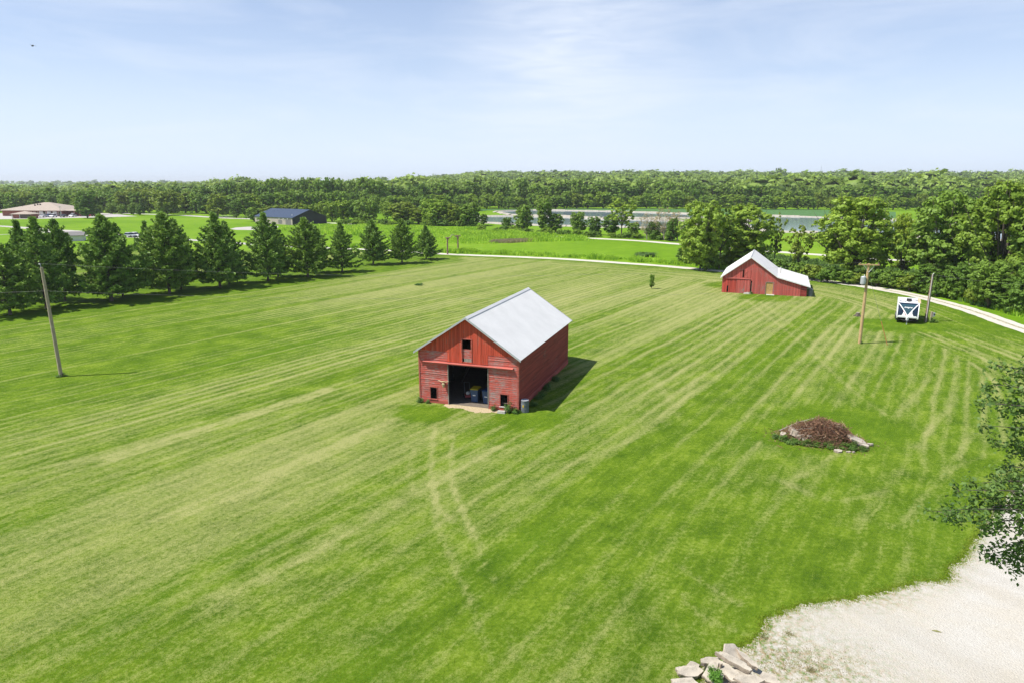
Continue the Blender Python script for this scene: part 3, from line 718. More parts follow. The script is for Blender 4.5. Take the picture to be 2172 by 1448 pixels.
# ------------------------------------------------------------------ pine rows
ordn = ['first', 'second', 'third', 'fourth', 'fifth', 'sixth', 'seventh', 'eighth', 'ninth', 'tenth', 'eleventh', 'twelfth']
front = [(22, 668, 520, 150), (99, 654, 462, 150), (237, 639, 457, 160), (360, 623, 452, 140), (467, 611, 452, 128), (569, 597, 452, 122), (653, 588, 463, 108), (726, 577, 472, 92), (792, 561.5, 467, 84), (853, 559, 465, 78), (904, 550.5, 479, 66)]
for i, (px, b, t_, w) in enumerate(front):
    lab = ('Leftmost pine of the front row, cut by the left photo edge' if i == 0 else 'Smallest pine, at the right end of the front row beside the driveway' if i == len(front) - 1
           else 'Bushy green pine, %s from the left in the front pine row' % ordn[i])
    tree_px(PINES[(i * 5 + 1) % 6], px, b, t_, w * (1.0, .9, 1.05, .95)[i % 4], lab, cat='pine tree', group='pines in two rows along the lawn', name='pine_tree', tint=(1, 1, 1) if i % 3 else (1.1, 1.05, .95))
back = [(-25, 640, 500, 130), (60, 638, 468, 120), (139, 640, 466, 105), (261, 629, 475, 110), (322, 611, 470, 90), (384, 614, 468, 110), (487, 602, 470, 100), (590, 588, 472, 90), (672, 579, 480, 80)]
for i, (px, b, t_, w) in enumerate(back):
    tree_px(PINES[(i + 2) % 6], px, b, t_, w * .92, 'Dark pine behind the front row, %s from the left in the rear pine row' % ordn[i], cat='pine tree', group='pines in two rows along the lawn', name='pine_tree', tint=(.88, .92, .9))

# ------------------------------------------------------------------ hand placed trees
LIME = (1.5, 1.25, 0.8); PALE = (1.45, 1.3, 1.2); DARK = (0.72, 0.8, 0.8); OLIVE = (1.2, 1.02, 0.9); N1 = (1, 1, 1)
belt = [
 (BR[0], 1484, 574, 424, 96, PALE, 'Tall rounded tree left of the lean-to barn, beyond the driveway'),
 (BR[1], 1470, 560, 486, 60, LIME, 'Yellow green low tree at the left end of the right tree belt'),
 (OPEN[0], 1525, 570, 440, 66, N1, 'Thin tree with open crown just left of the lean-to barn roof peak'),
 (BR[2], 1574, 566, 432, 124, PALE, 'Pale green spreading tree rising behind the lean-to barn roof'),
 (OPEN[1], 1641, 562, 450, 46, OLIVE, 'Narrow sparse tree behind the right half of the lean-to barn'),
 (OPEN[0], 1690, 585, 478, 60, OLIVE, 'Half bare crooked tree between the lean-to barn and the big pale tree'),
 (BR[3], 1800, 594, 416, 172, PALE, 'Largest pale green round tree, behind the utility pole'),
 (BR[1], 1908, 560, 452, 56, LIME, 'Bright yellow green tree behind the thin brownish one'),
 (OPEN[1], 1912, 604, 474, 88, OLIVE, 'Thin brownish green tree right of the utility pole'),
 (BR[0], 1992, 610, 402, 158, N1, 'Broad mid green tree behind the brown service pole'),
 (BR[3], 2110, 628, 382, 176, (1.12, 1.05, .9), 'Tallest broad tree near the right edge of the photo'),
 (BR[2], 2205, 640, 384, 150, N1, 'Tall tree cut by the right photo edge'),
 (BR[1], 2042, 637, 556, 84, DARK, 'Low dark tree in front of the belt, right of the service pole'),
 (BR[0], 2096, 653, 551, 88, N1, 'Rounded low tree nearest the driveway bend at right'),
 (BR[2], 2138, 660, 590, 66, DARK, 'Small dark tree at the driveway, near the right photo edge'),
 (BR[1], 2185, 672, 560, 90, DARK, 'Low leafy tree cut by the right photo edge beside the driveway'),
 (BR[2], 1960, 622, 560, 60, DARK, 'Dark low tree directly behind the brown service pole top'),
]
for v, px, b, t_, w, tint, lab in belt:
    tree_px(v, px, b, t_, w, lab, tint=tint, group='trees of the belt beyond the driveway')
for i, (px, b, t_, w) in enumerate([(1455, 560, 520, 50), (1500, 572, 530, 60), (1545, 568, 535, 46), (1655, 585, 548, 50), (1692, 590, 556, 56), (1725, 594, 560, 56), (1757, 600, 566, 50), (1790, 602, 572, 48), (1826, 604, 574, 50), (1860, 608, 570, 54), (1892, 612, 572, 56), (1930, 618, 578, 60), (1985, 628, 590, 56), (2015, 634, 592, 54), (2068, 646, 606, 50), (2160, 668, 620, 60)]):
    tree_px(BUSH[i % 2], px, b, t_, w, '%s bush under the tree belt, %s from the left along the driveway' % (('Dark', 'Green', 'Olive')[i % 3], (ordn + ['thirteenth', 'fourteenth', 'fifteenth', 'sixteenth'])[i]), cat='bush', name='bush', group='bushes under the tree belt', tint=(DARK, N1, OLIVE)[i % 3])
pondtrees = [
 (778, 474, 418, 54, N1, 'Rounded tree right of the dark shed, near the gravel track'),
 (853, 475, 428, 56, OLIVE, 'Dark bushy tree left of the middle tree clump'),
 (888, 476, 440, 44, OLIVE, 'Brownish low tree in the clump before the ponds'),
 (925, 478, 422, 72, (1.2, 1.15, .85), 'Brightest broad tree of the clump left of the ponds'),
 (964, 479, 432, 46, OLIVE, 'Slim tree second from the right in the clump left of the ponds'),
 (997, 480, 429, 48, N1, 'Tall dense tree at the left end of the ponds'),
 (1026, 478, 454, 20, N1, 'Tiny round tree at the pond corner'),
 (1076, 489, 461, 26, DARK, 'Small dark tree left of the tall pair before the ponds'),
 (1109, 493, 434, 44, N1, 'Full round crowned tree, left of the tall pair before the ponds'),
 (1153, 493, 421, 38, N1, 'Tall narrow tree of the pair in front of the ponds'),
 (1178, 493, 453, 38, N1, 'Lower tree leaning on the tall narrow one by the ponds'),
 (1226, 497, 449, 38, N1, 'Pointed green tree before the middle of the ponds'),
 (1261, 499, 459, 34, DARK, 'Dark tree right of the pointed one before the ponds'),
 (1296, 500, 455, 38, DARK, 'Dense dark tree left of the pale airy tree'),
 (1343, 505, 472, 32, N1, 'Low round tree right of the pale airy tree'),
 (1388, 508, 470, 40, DARK, 'Dark low tree among the bare grey trees'),
 (1425, 512, 462, 36, DARK, 'Dark tree at the right end of the bare grey trees'),
 (186, 463.5, 405, 52, DARK, 'Large dark tree standing alone right of the brown roofed building'),
 (211, 456, 435, 18, N1, 'Small round tree right of the large dark one by the car park'),
 (238, 454.5, 431, 26, N1, 'Second small tree along the car park edge'),
 (259, 455, 434, 18, N1, 'Third small tree along the car park edge'),
 (283, 456.5, 430, 20, N1, 'Fourth small tree along the car park edge'),
 (297, 457.5, 436, 18, DARK, 'Darkest small tree at the right end of the car park edge'),
 (314, 446, 423, 16, N1, 'Small round tree right of the little white house'),
 (356, 457, 402, 62, OLIVE, 'Big spreading tree in the far field left of the pavilion row'),
 (462, 461, 410, 48, OLIVE, 'Big dark oak like tree behind the fifth pine'),
 (502, 463, 424, 28, DARK, 'Smaller dark tree right of the far dark oak like one'),
]
for i, (px, b, t_, w, tint, lab) in enumerate(pondtrees):
    tree_px(MID[i % 4], px, b, t_, w, lab, tint=tint)
tree_px(OPEN[0], 1318, 502, 421, 64, 'Pale airy tree with visible trunk in front of the ponds', tint=(1.7, 1.45, 1.4))
for px, b, t_, w, lab in ((1372, 508, 452, 42, 'Bare grey tree nearest the pale airy tree'), (1408, 510, 440, 50, 'Widest bare grey tree right of the ponds'), (1436, 512, 448, 40, 'Rightmost bare grey tree, beside the green belt')):
    tree_px(BARE, px, b, t_, w, lab, tint=(1.1, 1.0, 1.1), name='bare_tree')
def landmark_b(px):
    for lim, t_ in ((760, 'right of the dark shed'), (800, 'under the rounded shed side tree'), (870, 'under the dark bushy clump tree'), (950, 'under the brightest broad tree'), (1015, 'above the wooden gateway'), (1060, 'at the left tip of the ponds'), (1130, 'left of the tall narrow pond tree'), (1200, 'right of the tall narrow pond tree'), (1245, 'under the pointed pond tree'), (1290, 'left of the pale airy tree'), (1350, 'below the pale airy tree')):
        if px < lim: return t_
    return 'below the bare grey trees'
for i in range(34):
    px = 720 + i * 22 + rnd.uniform(-8, 8); b = 480 + (px - 720) * 0.042 + rnd.uniform(-1, 1.5)
    if px < 1010: b = 477 + (px - 720) * 0.012
    if px > 1440: break
    tree_px(BUSH[i % 2], px, b, b - rnd.uniform(9, 17), rnd.uniform(20, 34), '%s low bush in the hedge before the ponds, %s' % (('Green', 'Dark', 'Light')[i % 3], landmark_b(px)), cat='bush', name='bush', group='bushes in front of the ponds', tint=(N1, DARK, (1.2, 1.15, .9))[i % 3])

# ------------------------------------------------------------------ wood edges, tree by tree
def wood_row(x0, x1, step, base, top, w, label, group, tints, jit=4):
    px = x0; i = 0
    while px < x1:
        f = (px - x0) / (x1 - x0)
        b = base(px) + rnd.uniform(-.6, .6); dj = rnd.uniform(-jit, jit); t_ = top(px) + dj
        tn = tints[rnd.randrange(len(tints))]; wf = rnd.uniform(0.8, 1.25); tree_px(FAR[rnd.randrange(4)], px, b, t_, w * wf, row_label('tree', label, px, tn, 2 if dj < 0 else 0, wf), group=group, tint=tn, trunk=True)
        px += step * rnd.uniform(0.75, 1.25)
FP = [(22, 'first'), (99, 'second'), (237, 'third'), (360, 'fourth'), (467, 'fifth'), (569, 'sixth'), (653, 'seventh'), (726, 'eighth'), (792, 'ninth'), (853, 'tenth'), (904, 'last')]
def landmark(px):
    if px < 930: return 'above the %s front pine' % min(FP, key=lambda p: abs(p[0] - px))[1]
    for lim, t_ in ((1000, 'above the wooden gateway'), (1080, 'above the left pond tip'), (1160, 'above the tall pond pair'), (1250, 'above the pond middle'), (1340, 'above the pale airy tree'), (1450, 'above the bare grey trees'), (1530, 'left of the barn peak'), (1620, 'above the lean-to barn peak'), (1720, 'above the low lean-to roof'), (1790, 'above the biggest pale tree'), (1880, 'above the tan utility pole'), (2000, 'above the travel trailer')):
        if px < lim: return t_
    return 'near the right photo edge'
TW = {}
def row_label(kind, row, px, tint, h, wf=1):
    c = TW.get(tint, 'green'); s_ = ('tall' if h > 1.0 else 'lower') + (' wide' if wf > 1.02 else ' narrow')
    return '%s %s %s in %s, %s' % (s_.capitalize(), c, kind, row, landmark(px))
itp = lambda *pts: (lambda x: float(np.interp(x, [p[0] for p in pts], [p[1] for p in pts])))
DK = (.78, .85, .85); MD = (1.0, 1.02, .92); LT = (1.3, 1.2, .9); OL = (1.15, .98, .9); GR = (1.0, .97, 1.1)
TW.update({DK: 'dark', MD: 'green', LT: 'light', OL: 'olive', GR: 'greyish'})
wood_row(-20, 560, 26, itp((-20, 449), (560, 455)), itp((-20, 412), (100, 408), (170, 410), (300, 408), (560, 412)), 42, 'the left wood front row', 'front row of the left wood', [DK, MD, OL, MD])
wood_row(-20, 540, 24, itp((-20, 444), (540, 447)), itp((-20, 404), (200, 399), (400, 398), (540, 402)), 40, 'the left wood second row', 'second row of the left wood', [DK, MD, MD, OL])
wood_row(540, 840, 24, itp((540, 470), (700, 471), (840, 464)), itp((540, 440), (700, 428), (840, 425)), 36, 'the row behind the shed', 'trees behind the dark shed', [LT, MD, OL, LT])
wood_row(520, 1010, 25, itp((520, 459), (1010, 448)), itp((520, 412), (640, 405), (760, 410), (840, 412), (1010, 412)), 40, 'the centre wood middle row', 'middle row of the centre wood', [MD, LT, MD, DK])
wood_row(430, 815, 22, itp((430, 448), (815, 448)), itp((430, 396), (520, 386), (640, 380), (800, 379), (815, 384)), 40, 'the centre wood skyline', 'skyline trees of the centre wood', [MD, DK, GR, MD], jit=5)
wood_row(1000, 1960, 26, itp((1000, 444), (1300, 442.5), (1960, 446)), itp((1000, 412), (1300, 410), (1960, 414)), 34, 'the wood edge behind the ponds', 'edge trees behind the ponds', [LT, MD, LT, MD, OL], jit=7)
wood_row(820, 2200, 29, itp((820, 444), (1300, 439), (2200, 441)), itp((820, 390), (1000, 384), (1350, 388), (1600, 398), (2200, 400)), 42, 'the second wood row', 'second row of the wood behind the ponds', [MD, DK, GR, MD], jit=8)

# ------------------------------------------------------------------ woods beyond, one mass
g = np.random.RandomState(99)
protos = []
for i in range(8):
    W_, H_ = g.uniform(10, 16), g.uniform(12, 15)
    P, N, L, gg = crown_cloud(200 + i, W_, H_ * 0.96, H_ * 0.52, 12, 190, 1.8, lobe=(.34, .52), sub=.34)
    V, Fq = quads(gg, P, N, 2.0 * gg.uniform(.6, 1.3, len(P)), .75, .15)
    # inner mass so that the crown is dense
    u_, v_ = 8, 5; cv = [(0, 0, H_ * .92)]; 
    ring = []
    for a in range(1, v_):
        for b in range(u_):
            t1 = math.pi * a / v_; t2 = 6.2832 * b / u_; k = .58 + .16 * gg.rand()
            cv.append((math.sin(t1) * math.cos(t2) * W_ * .5 * k, math.sin(t1) * math.sin(t2) * W_ * .5 * k, H_ * .5 + math.cos(t1) * H_ * .45 * k))
    cv = np.array(cv); cf = []
    for a in range(v_ - 2):
        for b in range(u_): cf.append((1 + a * u_ + b, 1 + a * u_ + (b + 1) % u_, 1 + (a + 1) * u_ + (b + 1) % u_, 1 + (a + 1) * u_ + b))
    for b in range(0, u_, 2): cf.append((0, 1 + b, 1 + (b + 1) % u_, 1 + (b + 2) % u_))
    Fq = np.concatenate([Fq, np.array(cf) + len(V)]); V = np.concatenate([V, cv])
    protos.append((V, Fq, H_))
def mass(name, pts, hs, label, mat):
    Vs = []; Fs = []; lv = []; off = 0
    for (x, y), h in zip(pts, hs):
        V, Fq, H_ = protos[g.randint(8)]; a = g.uniform(0, 6.28); h *= g.uniform(.75, 1.2) * (.65 + .72 * float(fbm(np.array([x / 55.]), np.array([y / 55.]), 2)[0])); s_ = h / H_; sx = s_ * g.uniform(.85, 1.45) * (1.0 if y < 1500 else 1.5)
        Q = np.empty_like(V); Q[:, 0] = (V[:, 0] * math.cos(a) - V[:, 1] * math.sin(a)) * sx + x; Q[:, 1] = (V[:, 0] * math.sin(a) + V[:, 1] * math.cos(a)) * sx + y
        Q[:, 2] = V[:, 2] * s_ + th1(x, y) - 0.5
        Vs.append(Q.astype(np.float32)); Fs.append(Fq + off); off += len(V); base_l = g.uniform(-.4, .4); lv.append(np.clip(g.rand(len(Fq)) * .3 + .35 + base_l * 1.2, 0, 1))
    me = np_mesh(name, np.concatenate(Vs), np.concatenate(Fs), mat, lv=np.concatenate(lv))
    return tag(link_mesh(name, me), label, 'woodland', kind='stuff')
pts = []; hs = []
d = 455.0
while d < 1900:
    sp = 11 + (d - 455) * 0.011
    for x in np.arange(-0.86 * d, 0.86 * d, sp * (.8 if d > 650 else 1)):
        r = x / d
        if r < -0.18 and d > 1050: continue
        if r < -0.18 and d > 900 and g.rand() < .4: continue
        if -0.05 < r and d < 475: continue
        if r < -.18 and d < 480: continue
        px = 1086 + r * 1448
        h = g.uniform(11, 15) if r < -0.42 else g.uniform(13, 18)
        if r < -.62: h *= .85
        if g.rand() < 0.07: h *= 1.15
        pts.append((x + g.uniform(-.4, .4) * sp, d + g.uniform(-.5, .5) * sp)); hs.append(h)
    d += sp * 0.9 * (1 + (d - 455) / 4000)
print('woodland trees', len(pts))
mass('woodland', pts, hs, 'Dense green woodland rolling back to the horizon behind the ponds and fields', M['farleaf'])
pts = []; hs = []
for d in (2050, 2300, 2600, 2900, 3250, 3600):
    sp = 22 + (d - 2000) * .008
    for x in np.arange(-0.85 * d, 0.85 * d, sp):
        if d < 2900 and x / d < -0.69 and d > 2200: continue
        if g.rand() < .25 and d < 3000: continue
        if x / d < -0.1 and d < 2500 and g.rand() < .5: continue
        pts.append((x + g.uniform(-.5, .5) * sp, d + g.uniform(-80, 80))); hs.append(g.uniform(11, 19))
mass('distant_woodland', pts, hs, 'Bluish line of distant wooded hills on the horizon', M['farleaf'])

# ------------------------------------------------------------------ barn helpers
def minus(x0, x1, holes):
    seg = [(x0, x1)]
    for a, b in holes:
        ns = []
        for s0, s1 in seg:
            if b <= s0 or a >= s1: ns.append((s0, s1)); continue
            if a > s0: ns.append((s0, a))
            if b < s1: ns.append((b, s1))
        seg = ns
    return seg
def clap(mb, x0, x1, z0, z1, y, holes=(), row=0.155, out=0.028, axis='x', sgn=-1, m=0, roofz=None):
    """lapped clapboards; wall plane at y, facing sgn"""
    z = z0
    while z < z1 - 0.01:
        zt = min(z + row, z1); o = out * rnd.uniform(.75, 1.2)
        hs_ = [(a, b) for a, b, c, d in holes if c < (z + zt) / 2 < d]
        for a, b in minus(x0, x1, hs_):
            # random board joints
            cuts = [a]; xx = a
            while True:
                xx += rnd.uniform(2.2, 4.2)
                if xx > b - .6: break
                cuts.append(xx)
            cuts.append(b)
            for c0, c1 in zip(cuts[:-1], cuts[1:]):
                o2 = o + rnd.uniform(-.004, .004)
                ya, yb = y + sgn * o2, y + sgn * 0.004
                A = [(c0 + .002, ya, z), (c1 - .002, ya, z), (c1 - .002, yb, zt + .01), (c0 + .002, yb, zt + .01), (c0 + .002, y - sgn * .01, z), (c1 - .002, y - sgn * .01, z)]
                if axis == 'y': A = [(p[1], p[0], p[2]) for p in A]
                mb.add(A, [(0, 1, 2, 3), (0, 4, 5, 1)], m)
        z = zt
def vboards(mb, x0, x1, zb, ztop, y, holes=(), w=0.2, sgn=-1, m=0, out=0.03, axis='x'):
    x = x0
    while x < x1 - 0.02:
        xe = min(x + w * rnd.uniform(.85, 1.15), x1); g0 = .006; o = out * rnd.uniform(.6, 1.2)
        zlo = zb(x) if callable(zb) else zb
        zlo -= rnd.uniform(0, .02)
        hs_ = [(c, d) for a, b, c, d in holes if a < (x + xe) / 2 < b]
        tl, tr_ = ztop(x + g0), ztop(xe - g0)
        for a, b in minus(zlo, max(tl, tr_), hs_):
            t0, t1 = (min(b, tl), min(b, tr_))
            if min(t0, t1) - a < .02: continue
            ya, yb = y + sgn * o, y
            q = [(x + g0, ya, a), (xe - g0, ya, a), (xe - g0, yb, a), (x + g0, yb, a)]; q2 = [(x + g0, ya, t0), (xe - g0, ya, t1), (xe - g0, yb, t1), (x + g0, yb, t0)]
            mb.hexa(q, q2, m)
        x = xe
def corrugated(mb, p0, p1, p2, p3, pitch=0.16, amp=0.012, thick=0.03, m=0):
    """sheet p0-p1 along the eave, p3-p2 along the ridge; ribs run up the slope"""
    p0, p1, p2, p3 = map(Vector, (p0, p1, p2, p3)); n = (p1 - p0).cross(p3 - p0).normalized()
    if n.z < 0: n = -n
    L = (p1 - p0).length; k = int(L / pitch) * 4; vs = []
    for i in range(k + 1):
        t = i / k; o = n * (amp if i % 4 in (1, 2) else -amp)
        vs += [p0.lerp(p1, t) + o, p3.lerp(p2, t) + o, p0.lerp(p1, t) - n * thick, p3.lerp(p2, t) - n * thick]
    fs = []
    for i in range(k):
        a = i * 4; b = a + 4
        fs += [(a, b, b + 1, a + 1), (a + 2, a + 3, b + 3, b + 2), (a, a + 2, b + 2, b), (a + 1, b + 1, b + 3, a + 3)]
    fs += [(0, 1, 3, 2), (k * 4, k * 4 + 2, k * 4 + 3, k * 4 + 1)]
    mb.add(vs, fs, m)

# ------------------------------------------------------------------ main barn
P0 = at(891.7, 850); P1 = at(1099.6, 873.0)
ang1 = math.atan2(P1.y - P0.y, P1.x - P0.x); BW = (P1 - P0).length; BL = 14.3; EV = 4.02; RG = 6.62
barn = empty('barn', P0, ang1, 'Large red barn with white roof and open doorway, alone in the middle of the lawn', 'barn')
sl = (RG - EV) / (BW / 2)
topf = lambda x: (EV + sl * min(x, BW - x))
DX0, DX1, DZ = 2.36, 5.46, 3.04
LX0, LX1, LZ0, LZ1 = 3.50, 4.22, 3.36, 5.02
W1 = (0.88, 1.40, 0.32, 1.22); W2 = (6.42, 6.98, 0.30, 1.22)
holes = [(DX0, DX1, -1, DZ), (LX0, LX1, LZ0, LZ1), W1, W2]
mb = MB()
PXA, PXB = 2.30, 5.50   # vertical board panel above the door
clap(mb, 0.08, PXA, 0.25, EV, 0, holes); clap(mb, PXB, BW - 0.08, 0.25, EV, 0, holes)
clap(mb, PXA, DX0, 0.25, DZ, 0, holes)
vboards(mb, PXA, PXB, 3.28, lambda x: EV, 0, holes, m=1)
vboards(mb, 0.0, BW, EV, lambda x: topf(x) - .02, 0, holes, w=.17, m=1)
# inner lining of the front wall (0.08 thick), built from panels round the openings
def lining(mb, x0, x1, y0, y1, zt, holes, m=2):
    xs = sorted(set([x0, x1] + [h[0] for h in holes] + [h[1] for h in holes] + [x0 + (x1 - x0) * k / 12 for k in range(13)]))
    for a, b in zip(xs[:-1], xs[1:]):
        mid = (a + b) / 2; hs_ = sorted((h[2], h[3]) for h in holes if h[0] < mid < h[1])
        z = 0.0
        for c, d in hs_ + [(99, 99)]:
            ta, tb = min(c, zt(a)), min(c, zt(b))
            if ta > z + .01: mb.hexa([(a, y0, z), (b, y0, z), (b, y1, z), (a, y1, z)], [(a, y0, ta), (b, y0, tb), (b, y1, tb), (a, y1, ta)], m)
            z = d
lining(mb, 0.0, BW, 0.003, 0.06, lambda x: topf(x) - .03, holes)
mb.build('front_wall', [M['red_h'], M['red_v'], M['wood_in']], barn)
mb = MB()
lining(mb, 0.0, BW, BL - 0.06, BL - 0.003, lambda x: topf(x) - .03, [(2.4, 3.1, 3.2, 4.2), (5.2, 5.5, 1.4, 1.8), (1.0, 1.25, 1.0, 1.5)])
clap(mb, 0, BW, .25, EV, BL, [(2.4, 3.1, 3.2, 4.2), (5.2, 5.5, 1.4, 1.8), (1.0, 1.25, 1.0, 1.5)], sgn=1)
mb.build('back_wall', [M['red_h_shade'], M['red_v'], M['wood_in']], barn)
for side_, x in (('right', BW), ('left', 0.0)):
    mb = MB(); sg = 1 if side_ == 'right' else -1
    hh = [(6.3, 6.42, 2.6, 2.75), (10.1, 10.2, 1.9, 2.0), (3.6, 3.7, 1.3, 1.45)] if side_ == 'right' else [(1.6, 1.8, 1.7, 1.8), (3.5, 3.62, 1.9, 2.02), (1.7, 1.85, 1.4, 1.5), (5.0, 5.2, 2.8, 2.9)]
    clap(mb, 0.0, BL, 0.42 if side_ == 'right' else .25, EV, x, hh, axis='y', sgn=sg)
    xi = x - sg * .003; xj = x - sg * .06
    m2 = MB(); lining(m2, 0.06, BL - .06, 0, 1, lambda q: EV, hh, m=1)
    m2.v = [(xi if v[1] < .5 else xj, v[0], v[2]) for v in m2.v]; b = len(mb.v); mb.v += m2.v; mb.f += [[i + b for i in f] for f in m2.f]; mb.m += m2.m
    mb.build('side_wall', [M['red_h_shade'] if side_ == 'right' else M['red_h'], M['wood_in']], barn)  # right wall gets the red with shade in its colour
# foundation, painted
mb = MB()
for a, b in ((0.0, DX0), (DX1, BW)):
    mb.box(a - (.0 if a else 0.03), -0.045, -0.1, b + (.03 if b == BW else 0), 0.0, 0.25)
mb.box(BW + .002, 0.02, -0.1, BW + .05, BL, 0.42); mb.box(-.05, 0.02, -.1, -.002, BL, .25); mb.box(0, BL + .002, -.1, BW, BL + .04, .25)
mb.build('foundation', paint_mat('pink_painted_block', (0.42, 0.10, 0.075), 'h', 0.2, (.45, .36, .32)), barn)
mb = MB(); mb.box(0.06, 0.06, -.1, BW - .06, BL - .06, 0.03); mb.build('floor', M['straw'], barn)
# corner boards
for x in (-0.035, BW - .075):
    mb = MB(); mb.box(x, -.05, .25, x + .11, -.031, EV - .02); mb.build('corner_board', M['red_trim'], barn)
mb = MB(); mb.box(BW + .031, 0, .42, BW + .05, .11, EV - .05); mb.build('corner_board', M['red_trim'], barn)
# door track with its hood
mb = MB(); mb.prism([(0.40, 3.10), (7.40, 3.10), (7.40, 3.16), (0.40, 3.16)], -.19, -.04)
mb.hexa([(.38, -.22, 3.17), (7.42, -.22, 3.17), (7.42, -.03, 3.17), (.38, -.03, 3.17)], [(.38, -.22, 3.19), (7.42, -.22, 3.19), (7.42, -.03, 3.24), (.38, -.03, 3.24)])
mb.build('door_track', M['red_trim'], barn)
# loft opening: lower hatch boards
mb = MB(); clap(mb, LX0, LX1, 3.62, 4.28, .05, (), row=.16); mb.build('loft_hatch', M['red_h'], barn)
mb = MB(); mb.box(LX0 + .12, .01, LZ0, LX1, .05, 3.60); mb.build('loft_hatch', M['grey_wood'], barn)
mb = MB()
for a, b in ((LX0 - .05, LX0), (LX1, LX1 + .05)): mb.box(a, -.05, LZ0, b, .03, LZ1)
mb.box(LX0 - .05, -.05, LZ1, LX1 + .05, .03, LZ1 + .06); mb.build('loft_frame', M['red_trim'], barn)
for wx in (W1, W2):
    mb = MB(); mb.box(wx[0] - .06, -.05, wx[2], wx[0], .04, wx[3]); mb.box(wx[1], -.05, wx[2], wx[1] + .05, .04, wx[3]); mb.box(wx[0] - .06, -.05, wx[3], wx[1] + .05, .04, wx[3] + .05)
    w_ = mb.build('window_frame', M['red_trim'], barn)
    mb = MB(); mb.box(wx[0] - .08, -.09, wx[2] - .05, wx[1] + .07, .04, wx[2]); mb.build('window_sill', M['offwhite'] if wx is W2 else M['red_trim'], barn)
for x in (DX0, DX1):
    mb = MB(); s_ = -.05 if x == DX0 else .0
    mb.box(x + s_, -.055, 0.0, x + s_ + .05, .07, DZ); mb.build('door_jamb', M['grey_wood'], barn)
# framing inside
for yy in (2.9, 5.7, 8.6, 11.4):
    for x in (0.12, BW - .26):
        mb = MB(); mb.box(x, yy, 0.03, x + .14, yy + .14, EV - .05); mb.build('post', M['wood_in'], barn)
for i in range(12):
    mb = MB(); y = .6 + i * 1.15
    for k in (0, 1):
        xa, xb = (0.05, BW / 2) if k == 0 else (BW - .05, BW / 2)
        mb.hexa([(xa, y, EV - .2), (xb, y, RG - .22), (xb, y + .06, RG - .22), (xa, y + .06, EV - .2)], [(xa, y, EV - .06), (xb, y, RG - .08), (xb, y + .06, RG - .08), (xa, y + .06, EV - .06)])
    mb.build('rafter', M['wood_in'], barn)
mb = MB(); mb.box(.06, 3.2, 3.3, BW - .06, BL - .06, 3.4); mb.build('loft_floor', M['wood_in'], barn)
for k, (a, b) in enumerate((((1.0, 5.5, .05), (2.6, 5.6, 3.2)), ((3.4, 7.5, .05), (2.2, 7.6, 3.2)))):
    mb = MB(); mb.tube([a, b], .06, 6); mb.build('brace', M['wood_in'], barn)
# roof
ov = 0.34; oe = 0.26
mb = MB()
for s_ in (0, 1):
    xe = -oe if s_ == 0 else BW + oe; ze = EV - sl * oe + .05
    corrugated(mb, (xe, -ov, ze), (xe, BL + ov, ze), (BW / 2, BL + ov, RG + .05), (BW / 2, -ov, RG + .05))
roof = mb.build('roof', M['roof_white'], barn)
mb = MB()
for s_ in (-1, 1):
    mb.hexa([(BW / 2, -ov - .02, RG + .075), (BW / 2, BL + ov + .02, RG + .075), (BW / 2 + s_ * .2, BL + ov + .02, RG + .075 - sl * .2), (BW / 2 + s_ * .2, -ov - .02, RG + .075 - sl * .2)],
            [(BW / 2, -ov - .02, RG + .10), (BW / 2, BL + ov + .02, RG + .10), (BW / 2 + s_ * .2, BL + ov + .02, RG + .10 - sl * .2), (BW / 2 + s_ * .2, -ov - .02, RG + .10 - sl * .2)])
mb.build('ridge_cap', M['roof_white'], roof)
for yy in (-ov - .025, BL + ov):
    mb = MB()
    for s_ in (0, 1):
        xe = -oe - .02 if s_ == 0 else BW + oe + .02; ze = EV - sl * oe + .045
        mb.hexa([(xe, yy, ze - .12), (BW / 2, yy, RG - .07), (BW / 2, yy + .022, RG - .07), (xe, yy + .022, ze - .12)], [(xe, yy, ze + .03), (BW / 2, yy, RG + .085), (BW / 2, yy + .022, RG + .085), (xe, yy + .022, ze + .03)])
    mb.build('verge_trim', M['roof_edge'], roof)
BMAT = Matrix.Translation(P0) @ Matrix.Rotation(ang1, 4, 'Z')
def bl(x, y, z=0): return BMAT @ Vector((x, y, z))
# straw and dirt apron at the doorway
ap = [(DX0 - .15, -.05), (DX0 - .2, -.5), (2.9, -.75), (3.6, -.65), (4.3, -1.0), (5.0, -1.2), (5.5, -.9), (6.2, -.75), (7.0, -.5), (7.1, -.06), (5.6, -.05), (5.4, .5), (4, .55), (2.5, .5)]
apw = spline([bl(*p)[:2] for p in ap] + [bl(*ap[0])[:2]], .15)
apw = apw + np.column_stack([fbm(np.arange(len(apw)) * .7, np.zeros(len(apw)), 2) - .5, fbm(np.arange(len(apw)) * .7, np.ones(len(apw)) * 5, 2) - .5]) * .5
t = NT('straw_dirt'); n1 = t.noise(t.pos(), 12, 6, .7); t.pbr(t.ramp(n1, [(.3, (.26, .19, .11)), (.6, (.52, .42, .26))]), .95, t.bump(n1, .5, .03)); M['apron'] = t.mat
sheet('doorway_dirt', [tuple(p) for p in apw], 0.010, M['apron'])

